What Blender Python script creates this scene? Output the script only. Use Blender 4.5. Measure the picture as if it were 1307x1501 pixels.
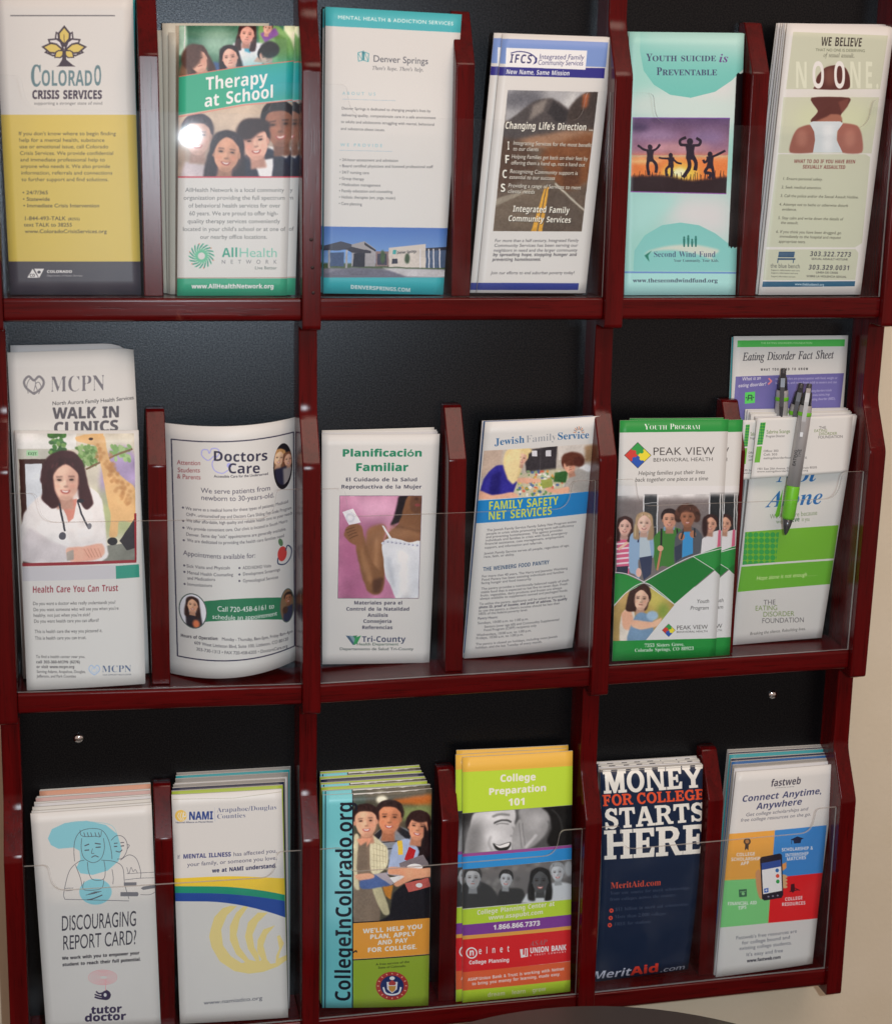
# Wall-mounted cherry wood brochure rack, photographed with a camera flash.
import bpy, bmesh, math, random
import numpy as np
from mathutils import Vector, Matrix

sc = bpy.context.scene
for o in list(bpy.data.objects):
    bpy.data.objects.remove(o)

# ------------------------------------------------------------------ camera
U = 0.257                      # one column of the rack, metres
Z0 = 1.365                     # height of the top shelf
CX, CY, CZ, YAW, PITCH, ROLL, F = 0.306, -4.974, 0.477, 0.219, 0.229, 0.020, 2299.0
TIER = 1.273 * U
PW, PH = 1307.0, 1501.0
CAM = np.array([CX * U, CY * U, CZ * U + Z0])
_fw = np.array([math.sin(YAW) * math.cos(PITCH), math.cos(YAW) * math.cos(PITCH), -math.sin(PITCH)])
_r = np.array([math.cos(YAW), -math.sin(YAW), 0.0])
_u = np.cross(_r, _fw)
_r2 = _r * math.cos(ROLL) + _u * math.sin(ROLL)
_u2 = _u * math.cos(ROLL) - _r * math.sin(ROLL)
cd = bpy.data.cameras.new('camera')
cam = bpy.data.objects.new('camera', cd)
sc.collection.objects.link(cam)
cam.matrix_world = Matrix([[_r2[i], _u2[i], -_fw[i], CAM[i]] for i in range(3)] + [[0, 0, 0, 1]])
cd.sensor_fit = 'HORIZONTAL'
cd.sensor_width = 36.0
cd.lens = F / PW * 36.0
cd.clip_start = 0.02
cd.clip_end = 60.0
cd.dof.use_dof = True
cd.dof.focus_distance = 1.42
cd.dof.aperture_fstop = 9.0
sc.camera = cam

# ------------------------------------------------------------------ light
sc.view_settings.view_transform = 'Standard'
sc.view_settings.look = 'None'
sc.view_settings.gamma = 1.0
sc.view_settings.exposure = 0.0
sc.render.filter_size = 1.5
world = bpy.data.worlds.new('World')
sc.world = world
world.use_nodes = True
bg = world.node_tree.nodes['Background']
bg.inputs[0].default_value = (1.0, 0.74, 0.62, 1)
bg.inputs[1].default_value = 0.42

def area(name, loc, target, size, power, col, shape='DISK', size_y=None):
    d = bpy.data.lights.new(name, 'AREA')
    d.shape = shape
    d.size = size
    if size_y: d.size_y = size_y
    d.energy = power
    d.color = col
    o = bpy.data.objects.new(name, d)
    sc.collection.objects.link(o)
    o.location = loc
    dv = Vector(target) - Vector(loc)
    o.rotation_euler = dv.to_track_quat('-Z', 'Y').to_euler()
    return o
# the camera's own flash, beside the lens (the camera is held upright)
FL = (CAM[0] + 0.147, CAM[1] + 0.01, CAM[2] + 0.008)
area('camera_flash', FL, (0.55, 0.0, Z0 - 0.95), 0.022, 8.3, (0.87, 0.985, 1.06))
# fluorescent ceiling fitting behind and above the camera
area('ceiling_lamp', (0.75, -1.15, Z0 + 1.25), (0.45, 0.0, Z0 - 0.2), 1.2, 12.0, (1.0, 0.78, 0.64), 'RECTANGLE', 0.6)

# ------------------------------------------------------------------ helpers
def ray(px, py):
    a = (px - PW / 2) / F
    b = (py - PH / 2) / F
    d = _fw + _r2 * a - _u2 * b
    return d / np.linalg.norm(d)
def at_y(px, py, y):
    """the point of the rack plane at depth y that is measured at this place of the photograph"""
    d = ray(px, py)
    return CAM + d * ((y - CAM[1]) / d[1])
def depth_on_z(px, py, z):
    d = ray(px, py)
    return (CAM + d * ((z - CAM[2]) / d[2]))[1]

# the real rack is slightly bowed: offsets (m) of its joints from a perfect grid, [tier][upright]
_px = [[7.6, -3.1, 0.3, 1.1], [3.0, -2.4, 4.0, -3.5], [-1.7, -3.8, 4.4, 0.7]]
_pz = [[-1.0, -1.0, -1.0, -1.0], [-3.0, -13.0, -9.0, -3.0], [-2.0, -7.5, -9.0, -6.0]]
SCL = [1760.0, 1620.0, 1490.0]
def warp(co):
    x, y, z = co
    u = min(max(x / U, 0.0), 2.999)
    v = min(max((Z0 - z) / TIER, 0.0), 1.999)
    i, j = int(u), int(v)
    a, b = u - i, v - j
    def bl(g):
        g = [[q / SCL[t] for q in row] for t, row in enumerate(g)]
        return (g[j][i] * (1 - a) + g[j][i + 1] * a) * (1 - b) + (g[j + 1][i] * (1 - a) + g[j + 1][i + 1] * a) * b
    return Vector((x + bl(_px), y, z + bl(_pz)))
def shelf_z(x, t):
    return warp((x, 0, Z0 - t * TIER))[2]

def link(name, me, mat, parent=None, loc=None):
    o = bpy.data.objects.new(name, me)
    sc.collection.objects.link(o)
    for m in (mat if isinstance(mat, (list, tuple)) else [mat]):
        me.materials.append(m)
    if loc is not None:
        me.transform(Matrix.Translation(-Vector(loc)))
        o.location = loc
    if parent:
        o.parent = parent
        o.matrix_parent_inverse = Matrix.Translation(-parent.location) if parent.parent is None else \
            Matrix.Translation(-(parent.location if not parent.parent else parent.matrix_world.translation))
    return o
def from_bm(name, bm, mat, parent=None, loc=None, smooth=False, dowarp=False):
    if dowarp:
        for v in bm.verts: v.co = warp(v.co)
    me = bpy.data.meshes.new(name)
    bm.normal_update()
    bm.to_mesh(me)
    bm.free()
    if smooth:
        for p in me.polygons: p.use_smooth = True
    return link(name, me, mat, parent, loc)
def tag(o, label=None, cat=None, group=None, kind=None):
    if label: o['label'] = label
    if cat: o['category'] = cat
    if group: o['group'] = group
    if kind: o['kind'] = kind
    return o
def box(bm, x0, x1, y0, y1, z0, z1, nx=1):
    xs = [x0 + (x1 - x0) * i / nx for i in range(nx + 1)]
    rings = [[bm.verts.new((x, a, b)) for a, b in ((y0, z0), (y1, z0), (y1, z1), (y0, z1))] for x in xs]
    for i in range(nx):
        for k in range(4):
            bm.faces.new((rings[i][k], rings[i + 1][k], rings[i + 1][(k + 1) % 4], rings[i][(k + 1) % 4]))
    bm.faces.new(rings[0]); bm.faces.new(rings[-1][::-1])
    bmesh.ops.recalc_face_normals(bm, faces=bm.faces)

# ------------------------------------------------------------------ materials
def mat(name):
    m = bpy.data.materials.new(name)
    m.use_nodes = True
    nt = m.node_tree
    return m, nt, nt.nodes['Principled BSDF']
def nd(nt, t, **kw):
    n = nt.nodes.new(t)
    for k, v in kw.items(): setattr(n, k, v)
    return n
def plain(name, col, rough=0.5, metal=0.0, spec=0.5, coat=0.0):
    m, nt, p = mat(name)
    p.inputs['Base Color'].default_value = (*col, 1)
    p.inputs['Roughness'].default_value = rough
    p.inputs['Metallic'].default_value = metal
    p.inputs['Specular IOR Level'].default_value = spec
    p.inputs['Coat Weight'].default_value = coat
    return m
def lacquer(nt, p, col, nor, rough, ior, gcol=(1, 1, 1, 1)):
    """diffuse body under a tight (Beckmann) gloss"""
    nt.nodes.remove(p)
    d = nd(nt, 'ShaderNodeBsdfDiffuse'); g = nd(nt, 'ShaderNodeBsdfGlossy', distribution='BECKMANN')
    if isinstance(col, tuple): d.inputs[0].default_value = col
    else: nt.links.new(col, d.inputs[0])
    if isinstance(gcol, tuple): g.inputs[0].default_value = gcol
    else: nt.links.new(gcol, g.inputs[0])
    g.inputs['Roughness'].default_value = rough
    f = nd(nt, 'ShaderNodeFresnel'); f.inputs[0].default_value = ior
    for n in (d, g, f): nt.links.new(nor, n.inputs['Normal'])
    x = nd(nt, 'ShaderNodeMixShader')
    nt.links.new(f.outputs[0], x.inputs[0]); nt.links.new(d.outputs[0], x.inputs[1]); nt.links.new(g.outputs[0], x.inputs[2])
    nt.links.new(x.outputs[0], nt.nodes['Material Output'].inputs[0])
    return [m for m in bpy.data.materials if m.node_tree == nt][0]
def wood(name, vertical=True, base=(0.098, 0.0020, 0.0026), dark=(0.062, 0.0014, 0.0019)):
    m, nt, p = mat(name)
    tc = nd(nt, 'ShaderNodeTexCoord')
    mp = nd(nt, 'ShaderNodeMapping')
    mp.inputs['Scale'].default_value = (95, 95, 5) if vertical else (5, 95, 95)
    nt.links.new(tc.outputs['Object'], mp.inputs[0])
    n1 = nd(nt, 'ShaderNodeTexNoise'); n1.inputs['Scale'].default_value = 1.0; n1.inputs['Detail'].default_value = 6
    n1.inputs['Distortion'].default_value = 1.1
    nt.links.new(mp.outputs[0], n1.inputs['Vector'])
    mp2 = nd(nt, 'ShaderNodeMapping')
    mp2.inputs['Scale'].default_value = (900, 900, 38) if vertical else (38, 900, 900)
    nt.links.new(tc.outputs['Object'], mp2.inputs[0])
    n2 = nd(nt, 'ShaderNodeTexNoise'); n2.inputs['Scale'].default_value = 1.0; n2.inputs['Detail'].default_value = 2
    nt.links.new(mp2.outputs[0], n2.inputs['Vector'])
    r1 = nd(nt, 'ShaderNodeValToRGB')
    r1.color_ramp.elements[0].position = 0.32; r1.color_ramp.elements[0].color = (*dark, 1)
    r1.color_ramp.elements[1].position = 0.62; r1.color_ramp.elements[1].color = (*base, 1)
    nt.links.new(n1.outputs[0], r1.inputs[0])
    r2 = nd(nt, 'ShaderNodeValToRGB')
    r2.color_ramp.elements[0].position = 0.30; r2.color_ramp.elements[0].color = (0.30, 0.30, 0.30, 1)
    r2.color_ramp.elements[1].position = 0.42; r2.color_ramp.elements[1].color = (1, 1, 1, 1)
    nt.links.new(n2.outputs[0], r2.inputs[0])
    mx = nd(nt, 'ShaderNodeMix', data_type='RGBA', blend_type='MULTIPLY'); mx.inputs[0].default_value = 0.6
    nt.links.new(r1.outputs[0], mx.inputs[6]); nt.links.new(r2.outputs[0], mx.inputs[7])
    nt.links.new(mx.outputs[2], p.inputs['Base Color'])
    # handling: uneven polish and a few pale scuffs
    n4 = nd(nt, 'ShaderNodeTexNoise'); n4.inputs['Scale'].default_value = 16; n4.inputs['Detail'].default_value = 8; n4.inputs['Roughness'].default_value = 0.7
    nt.links.new(tc.outputs['Object'], n4.inputs['Vector'])
    r4 = nd(nt, 'ShaderNodeValToRGB')
    r4.color_ramp.elements[0].position = 0.655; r4.color_ramp.elements[0].color = (0, 0, 0, 1)
    r4.color_ramp.elements[1].position = 0.70; r4.color_ramp.elements[1].color = (0.55, 0.55, 0.55, 1)
    nt.links.new(n4.outputs[0], r4.inputs[0])
    sc_ = nd(nt, 'ShaderNodeMix', data_type='RGBA'); sc_.inputs[7].default_value = (0.20, 0.045, 0.030, 1)
    nt.links.new(r4.outputs[0], sc_.inputs[0]); nt.links.new(mx.outputs[2], sc_.inputs[6])
    mx = sc_
    b = nd(nt, 'ShaderNodeBump'); b.inputs['Strength'].default_value = 0.05; b.inputs['Distance'].default_value = 0.0004
    nt.links.new(r2.outputs[0], b.inputs['Height'])
    return lacquer(nt, p, mx.outputs[2], b.outputs[0], 0.25, 1.32)
WOODV = wood('cherry_lacquer_upright')
WOODH = wood('cherry_lacquer_shelf', False)

def laminate():
    m, nt, p = mat('black_pebbled_laminate')
    tc = nd(nt, 'ShaderNodeTexCoord')
    n = nd(nt, 'ShaderNodeTexNoise'); n.inputs['Scale'].default_value = 900; n.inputs['Detail'].default_value = 2
    nt.links.new(tc.outputs['Object'], n.inputs['Vector'])
    v = nd(nt, 'ShaderNodeTexVoronoi'); v.inputs['Scale'].default_value = 1100
    nt.links.new(tc.outputs['Object'], v.inputs['Vector'])
    a = nd(nt, 'ShaderNodeMath', operation='ADD')
    nt.links.new(n.outputs[0], a.inputs[0]); nt.links.new(v.outputs['Distance'], a.inputs[1])
    b = nd(nt, 'ShaderNodeBump'); b.inputs['Strength'].default_value = 0.32; b.inputs['Distance'].default_value = 0.00016
    nt.links.new(a.outputs[0], b.inputs['Height'])
    n3 = nd(nt, 'ShaderNodeTexNoise'); n3.inputs['Scale'].default_value = 800; n3.inputs['Detail'].default_value = 1
    nt.links.new(tc.outputs['Object'], n3.inputs['Vector'])
    r = nd(nt, 'ShaderNodeValToRGB')
    r.color_ramp.elements[0].position = 0.36; r.color_ramp.elements[0].color = (0.44, 0.50, 0.58, 1)
    r.color_ramp.elements[1].position = 0.66; r.color_ramp.elements[1].color = (0.90, 0.95, 1.02, 1)
    nt.links.new(n3.outputs[0], r.inputs[0])
    return lacquer(nt, p, (0.0035, 0.0036, 0.0042, 1), b.outputs[0], 0.335, 1.50, r.outputs[0])
LAM = laminate()

def wall_mat():
    m, nt, p = mat('beige_wall_paint')
    tc = nd(nt, 'ShaderNodeTexCoord')
    n = nd(nt, 'ShaderNodeTexNoise'); n.inputs['Scale'].default_value = 14; n.inputs['Detail'].default_value = 3
    nt.links.new(tc.outputs['Object'], n.inputs['Vector'])
    r = nd(nt, 'ShaderNodeValToRGB')
    r.color_ramp.elements[0].position = 0.35; r.color_ramp.elements[0].color = (0.70, 0.605, 0.45, 1)
    r.color_ramp.elements[1].position = 0.7; r.color_ramp.elements[1].color = (0.73, 0.635, 0.485, 1)
    nt.links.new(n.outputs[0], r.inputs[0]); nt.links.new(r.outputs[0], p.inputs['Base Color'])
    n2 = nd(nt, 'ShaderNodeTexNoise'); n2.inputs['Scale'].default_value = 190; n2.inputs['Detail'].default_value = 3
    nt.links.new(tc.outputs['Object'], n2.inputs['Vector'])
    b = nd(nt, 'ShaderNodeBump'); b.inputs['Strength'].default_value = 0.25; b.inputs['Distance'].default_value = 0.001
    nt.links.new(n2.outputs[0], b.inputs['Height']); nt.links.new(b.outputs[0], p.inputs['Normal'])
    p.inputs['Roughness'].default_value = 0.75
    return m

def acrylic():
    m, nt, p = mat('clear_acrylic')
    nt.nodes.remove(p)
    out = nt.nodes['Material Output']
    tr = nd(nt, 'ShaderNodeBsdfTransparent'); tr.inputs[0].default_value = (0.995, 0.998, 1.0, 1)
    g1 = nd(nt, 'ShaderNodeBsdfGlossy'); g1.inputs['Roughness'].default_value = 0.028
    g2 = nd(nt, 'ShaderNodeBsdfGlossy', distribution='BECKMANN'); g2.inputs['Roughness'].default_value = 0.28
    g2.inputs[0].default_value = (0.75, 0.82, 0.95, 1)
    df = nd(nt, 'ShaderNodeBsdfDiffuse'); df.inputs[0].default_value = (0.8, 0.82, 0.85, 1)
    fr = nd(nt, 'ShaderNodeFresnel'); fr.inputs[0].default_value = 1.22
    tc = nd(nt, 'ShaderNodeTexCoord')
    n = nd(nt, 'ShaderNodeTexNoise'); n.inputs['Scale'].default_value = 22; n.inputs['Detail'].default_value = 5
    nt.links.new(tc.outputs['Object'], n.inputs['Vector'])
    sm = nd(nt, 'ShaderNodeMapRange'); sm.inputs[1].default_value = 0.5; sm.inputs[2].default_value = 0.8
    sm.inputs[3].default_value = 0.000; sm.inputs[4].default_value = 0.014
    nt.links.new(n.outputs[0], sm.inputs[0])
    mg = nd(nt, 'ShaderNodeMixShader'); mg.inputs[0].default_value = 0.10
    nt.links.new(g1.outputs[0], mg.inputs[1]); nt.links.new(g2.outputs[0], mg.inputs[2])
    m1 = nd(nt, 'ShaderNodeMixShader')
    nt.links.new(fr.outputs[0], m1.inputs[0]); nt.links.new(tr.outputs[0], m1.inputs[1]); nt.links.new(mg.outputs[0], m1.inputs[2])
    m2 = nd(nt, 'ShaderNodeMixShader')
    nt.links.new(sm.outputs[0], m2.inputs[0]); nt.links.new(m1.outputs[0], m2.inputs[1]); nt.links.new(df.outputs[0], m2.inputs[2])
    nt.links.new(m2.outputs[0], out.inputs[0])
    e, nt, p = mat('acrylic_cut_edge')
    p.inputs['Base Color'].default_value = (0.52, 0.50, 0.47, 1)
    p.inputs['Roughness'].default_value = 0.25
    p.inputs['Alpha'].default_value = 0.55
    return m, e
ACR, ACRE = acrylic()
PAPER = plain('paper_edge_white', (0.74, 0.73, 0.68), 0.7)
CHROME = plain('chrome', (0.75, 0.75, 0.76), 0.12, 1.0)
HOLE = plain('dark_wood_filler', (0.02, 0.004, 0.004), 0.5)

# ------------------------------------------------------------------ wall
bm = bmesh.new()
box(bm, -3.0, 4.2, 0.064, 0.16, 0.0, 2.9)
tag(from_bm('wall', bm, wall_mat()), kind='structure')
bm = bmesh.new()
box(bm, -3.0, 4.2, -3.5, 0.064, -0.05, 0.0)
tag(from_bm('floor', bm, plain('grey_carpet', (0.12, 0.11, 0.10), 0.95)), kind='structure')

# ------------------------------------------------------------------ the rack
rack = bpy.data.objects.new('literature_rack', None)
sc.collection.objects.link(rack)
rack.location = (1.5 * U, 0.06, Z0 - 2 * TIER - 0.03)
tag(rack, 'dark cherry wood wall rack with black back and clear pocket fronts', 'rack')
bpy.context.view_layer.update()
YB = 0.055        # face of the back panel
YN = 0.0235       # front of an upright's neck
TH = 0.0158       # thickness of uprights and dividers

def fillet(pts, spec):
    """pts: closed outline in (y,z); spec[i] = radius at that corner"""
    out = []
    n = len(pts)
    for i, (p, r) in enumerate(zip(pts, spec)):
        p = Vector(p); a = Vector(pts[i - 1]); b = Vector(pts[(i + 1) % n])
        if r <= 0: out.append(tuple(p)); continue
        da = (a - p).normalized(); db = (b - p).normalized()
        ang = da.angle(db)
        d = min(r / math.tan(ang / 2), (a - p).length * .49, (b - p).length * .49)
        s, e = p + da * d, p + db * d
        k = 7
        for q in range(k + 1):
            t = q / k
            out.append(tuple(s * (1 - t) ** 2 + p * 2 * t * (1 - t) + e * t * t))
    return out
def extrude_profile(bm, prof, x0, x1, bev):
    va = [bm.verts.new((x0, y, z)) for y, z in prof]
    vb = [bm.verts.new((x1, y, z)) for y, z in prof]
    n = len(prof)
    fa = bm.faces.new(va); fb = bm.faces.new(vb[::-1])
    for i in range(n):
        bm.faces.new((va[i], vb[i], vb[(i + 1) % n], va[(i + 1) % n]))
    bmesh.ops.recalc_face_normals(bm, faces=bm.faces)
    if bev:
        bmesh.ops.bevel(bm, geom=list(fa.edges) + list(fb.edges), offset=bev, segments=2, affect='EDGES', profile=0.6)

uprights = []
for i in range(4):
    pts, rad = [(0.0635, Z0 + 0.34), (YN, Z0 + 0.34)], [0, 0.008]
    for t in range(3):
        z = Z0 - t * TIER
        pts += [(YN, z + (0.226, 0.233, 0.224)[t]), (0.0, z + (0.183, 0.190, 0.180)[t]), (0.0, z - 0.0255), (YN, z - 0.0245)]
        rad += [0.030, 0.016, 0.004, 0.004]
        if t == 2:
            pts[-1] = (0.0635, z - 0.0255); rad[-1] = 0
    bm = bmesh.new()
    x1 = i * U
    extrude_profile(bm, fillet(pts, rad), x1 - TH, x1, 0.0011)
    # extra rings so that the slight bow follows
    o = from_bm('upright', bm, WOODV, rack, dowarp=True)
    for p in o.data.polygons: p.use_smooth = p.area < 0.0004
    uprights.append(o)
for i in range(3):
    xa, xb = i * U, (i + 1) * U - TH
    for t in range(3):
        z = Z0 - t * TIER
        bm = bmesh.new()
        prof = fillet([(YB + .001, z - 0.0185), (0.0062, z - 0.0185), (0.0062, z), (YB + .001, z)], [0, 0.005, 0.0025, 0])
        extrude_profile(bm, prof, xa + .0002, xb - .0002, 0.0006)
        from_bm('shelf', bm, WOODH, rack, dowarp=True)
        # divider
        xm = (xa + xb) / 2 - TH / 2 - 0.0005
        bm = bmesh.new()
        prof = fillet([(YB, z + .0004), (0.0185, z + .0004), (0.0185, z + (0.189, 0.189, 0.183)[t]), (0.043, z + (0.2325, 0.2325, 0.2255)[t]), (YB, z + (0.2325, 0.2325, 0.2255)[t])], [0, 0.001, 0.006, 0.005, 0])
        extrude_profile(bm, prof, xm, xm + TH, 0.0010)
        o = from_bm('divider', bm, WOODV, rack, dowarp=True)
        for p in o.data.polygons: p.use_smooth = p.area < 0.0002
        # clear front with high corners and a wide dip
        zt, zm = z + 0.1700, z + 0.1455
        L, R = xa + 0.0004, xb - 0.0004
        def curve(x, s):
            p = fillet([(x + s * .0, zt), (x + s * .0205, zt), (x + s * .0245, zm), (x + s * .05, zm), (x, zm)], [0, .0055, .015, 0, 0])
            return p[1:-2]
        cl = curve(L, 1); cr = curve(R, -1)
        top = [(L, zt)] + cl + [(L + (R - L) * q / 8, zm) for q in range(3, 6)] + cr[::-1] + [(R, zt)]
        bot = [(x, z + 0.0006) for x, _ in top]
        bm = bmesh.new()
        y0, y1 = 0.0076, 0.0100
        tf = [bm.verts.new((x, y0, zz)) for x, zz in top]; bf = [bm.verts.new((x, y0, zz)) for x, zz in bot]
        tb = [bm.verts.new((x, y1, zz)) for x, zz in top]; bb = [bm.verts.new((x, y1, zz)) for x, zz in bot]
        for q in range(len(top) - 1):
            bm.faces.new((bf[q], bf[q + 1], tf[q + 1], tf[q]))
            bm.faces.new((bb[q + 1], bb[q], tb[q], tb[q + 1]))
            f = bm.faces.new((tf[q], tf[q + 1], tb[q + 1], tb[q])); f.material_index = 1
            f = bm.faces.new((bf[q + 1], bf[q], bb[q], bb[q + 1])); f.material_index = 1
        for q in (0, -1):
            f = bm.faces.new((bf[q], tf[q], tb[q], bb[q]) if q == 0 else (bf[q], bb[q], tb[q], tf[q])); f.material_index = 1
        from_bm('clear_front', bm, [ACR, ACRE], rack, dowarp=True)
bm = bmesh.new()
box(bm, -TH / 2, 3 * U - TH / 2, YB, 0.0628, Z0 - 2 * TIER - 0.018, Z0 + 0.335)
back = from_bm('back_panel', bm, LAM, rack)
bpy.context.view_layer.update()
def lathe(bm, prof, a, b, seg=14):
    """prof: (t along a->b in metres, radius)"""
    a = Vector(a); b = Vector(b)
    d = (b - a).normalized()
    s = d.orthogonal().normalized(); w = d.cross(s)
    rings = []
    for t, r in prof:
        c = a + d * t
        rings.append([bm.verts.new(c + (s * math.cos(2 * math.pi * k / seg) + w * math.sin(2 * math.pi * k / seg)) * max(r, 1e-5)) for k in range(seg)])
    for i in range(len(rings) - 1):
        for k in range(seg):
            bm.faces.new((rings[i][k], rings[i][(k + 1) % seg], rings[i + 1][(k + 1) % seg], rings[i + 1][k]))
    bm.faces.new(rings[0][::-1]); bm.faces.new(rings[-1])
    bmesh.ops.recalc_face_normals(bm, faces=bm.faces)
for px, py in ((115, 1082), (1132, 1018)):
    c = at_y(px, py, YB)
    bm = bmesh.new()
    lathe(bm, [(0, .0046), (.0008, .0046), (.0020, .0037), (.0028, .0018), (.0031, .0001)], c, c + np.array([0, -.01, 0]))
    from_bm('screw', bm, CHROME, back, smooth=True)
for px, py in ((456, 351), (458, 392), (459, 429)):
    c = at_y(px, py, 0.0002)
    bm = bmesh.new()
    lathe(bm, [(0, .0016), (.0004, .0014), (.0006, .0001)], c, c + np.array([0, -.01, 0]), 10)
    from_bm('screw_plug', bm, HOLE, uprights[1], smooth=True)

# ------------------------------------------------------------------ round table in front of the rack
tab = bpy.data.objects.new('round_table', None)
sc.collection.objects.link(tab)
pk = at_y(850, 1471, -0.03)
TR = 0.27
tc_ = (pk[0] - 0.035, pk[1] - TR, 0.0)
tab.location = tc_
tag(tab, 'small round dark brown table, only its far rim showing below the rack', 'table')
ztop = pk[2]
bm = bmesh.new()
lathe(bm, [(0, TR - .004), (.003, TR), (.022, TR), (.026, TR - .003)], (tc_[0], tc_[1], ztop - .026), (tc_[0], tc_[1], ztop), 96)
TTOP = plain('dark_laminate_top', (0.052, 0.042, 0.038), 0.45)
o = from_bm('tabletop', bm, TTOP, tab)
TLEG = plain('black_metal', (0.015, 0.015, 0.016), 0.4, 0.6)
bm = bmesh.new()
lathe(bm, [(0, .03), (ztop - .03, .03)], (tc_[0], tc_[1], .004), (tc_[0], tc_[1], 1), 20)
from_bm('pedestal', bm, TLEG, tab, smooth=False)
bm = bmesh.new()
lathe(bm, [(0, .2), (.008, .2), (.016, .16), (.02, .04)], (tc_[0], tc_[1], .0), (tc_[0], tc_[1], 1), 48)
from_bm('base_plate', bm, TLEG, tab)

# ================================================================== print shop: paints the flat print of each brochure
class Glyphs:
    """outlines of characters -> coverage masks, several sizes"""
    EM = 160
    X0, X1, Y0, Y1 = -0.25, 1.45, -0.35, 1.05
    SPEC = {'s': (0, 0, 0), 'b': ('sb', 0, 0), 'i': (0, 0, .2), 'bi': ('sb', 0, .2), 'r': ('rb', -.007, 0), 'R': ('rb', 0, 0),
            'RR': ('rb', .014, 0), 'I': ('ri', 0, 0), 'BI': ('rbi', 0, 0), 'B': ('sb', .014, 0), 't': (0, -.006, 0), 'm': (0, .008, 0)}
    def __init__(s):
        s.c = {}; s.adv = {}; s.cap = {}
        s.bar = {}
    def map(s, ch, kind):
        if not kind: return ch
        U_, l = {'sb': (0x1D5D4, 0x1D5EE), 'rb': (0x1D400, 0x1D41A), 'ri': (0x1D434, 0x1D44E), 'rbi': (0x1D468, 0x1D482)}[kind]
        dg = {'sb': 0x1D7EC, 'rb': 0x1D7CE}.get(kind)
        if kind == 'ri' and ch == 'h': return chr(0x210E)
        if 'A' <= ch <= 'Z': return chr(U_ + ord(ch) - 65)
        if 'a' <= ch <= 'z': return chr(l + ord(ch) - 97)
        if '0' <= ch <= '9' and dg: return chr(dg + ord(ch) - 48)
        return ch
    CH = [chr(k) for k in range(33, 127)] + list('\u00e9\u00f3\u00ed\u00e1\u2022\u00ae\u00b7\u2019')
    def rows(s, strings, kind=0):
        """outlines of many short strings at once, one per line"""
        cu = bpy.data.curves.new('t', 'FONT')
        cu.body = '\n'.join(strings); cu.fill_mode = 'NONE'; cu.resolution_u = 4; cu.size = 1; cu.space_line = 3
        if kind:
            try:        # Blender's own bundled symbol font; without it the text falls back to it by itself, only slower
                if 'font' not in s.c:
                    s.c['font'] = bpy.data.fonts.load(bpy.utils.system_resource('DATAFILES', path='fonts') + '/NotoSansMath-Regular.woff2')
                cu.font = s.c['font']
            except Exception:
                pass
        ob = bpy.data.objects.new('t', cu)
        me = ob.to_mesh()
        n = len(me.vertices)
        co = np.zeros(n * 3); me.vertices.foreach_get('co', co); co = co.reshape(-1, 3)[:, :2]
        e = np.zeros(len(me.edges) * 2, int); me.edges.foreach_get('vertices', e)
        seg = np.concatenate([co[e[0::2]], co[e[1::2]]], 1)
        ob.to_mesh_clear()
        bpy.data.objects.remove(ob); bpy.data.curves.remove(cu)
        k = np.round((-(seg[:, 1] + seg[:, 3]) / 2 + .3) / 3).astype(int)
        out = []
        for i in range(len(strings)):
            q = seg[k == i].copy()
            q[:, [1, 3]] += 3 * i
            out.append(q)
        return out
    def load(s, kind):
        ms = [s.map(ch, kind) for ch in s.CH]
        r = s.rows(ms + ['|' + m + '|' for m in ms] + ['||', '|'], kind)
        n = len(ms)
        two = r[2 * n][:, 0].max()
        s.c[('k', kind)] = {ch: (r[n + i][:, 0].max() - two, r[i]) for i, ch in enumerate(s.CH)}
    def get(s, ch, font):
        key = (ch, font)
        if key in s.c: return s.c[key]
        kind, off, sh = s.SPEC[font]
        if ('k', kind) not in s.c: s.load(kind)
        if ch == ' ':
            r = (0.27, None)
        else:
            if s.map(ch, kind) == ch and kind:      # not in that alphabet: plain letter, a little heavier
                if ('k', 0) not in s.c: s.load(0)
                w, seg = s.c[('k', 0)][ch]
                r_ = s.c[('k', kind)]['H'][1][:, 1].max() / s.c[('k', 0)]['H'][1][:, 1].max()
                w, seg = w * r_, seg * r_
            else:
                w, seg = s.c[('k', kind)][ch]
            seg = seg.copy()
            if kind and s.map(ch, kind) == ch: off += .008
            seg[:, 0] += seg[:, 1] * sh; seg[:, 2] += seg[:, 3] * sh
            mk = fill_segs(np.stack([(seg[:, 0] - s.X0) * s.EM, (s.Y1 - seg[:, 1]) * s.EM, (seg[:, 2] - s.X0) * s.EM, (s.Y1 - seg[:, 3]) * s.EM], 1),
                           int((s.X1 - s.X0) * s.EM), int((s.Y1 - s.Y0) * s.EM), 2)
            if off:
                off = min(off, .015)
                mk = np.clip((boxblur(mk, 3) - (.5 - off * s.EM / 7)) * 5 + .5, 0, 1)
            mips = [(s.EM, mk)]
            em = s.EM
            while em > 8:
                a = mips[-1][1]
                a = a[:a.shape[0] // 2 * 2, :a.shape[1] // 2 * 2]
                a = (a[::2, ::2] + a[1::2, ::2] + a[::2, 1::2] + a[1::2, 1::2]) / 4
                em /= 2
                mips.append((em, a))
            bb = (seg[:, [0, 2]].min(), seg[:, [0, 2]].max(), seg[:, [1, 3]].min(), seg[:, [1, 3]].max())
            r = (w, (mips, bb))
        s.c[key] = r
        return r
    def capheight(s, font):
        if font not in s.cap:
            s.cap[font] = s.get('H', font)[1][1][3]
        return s.cap[font]

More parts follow.
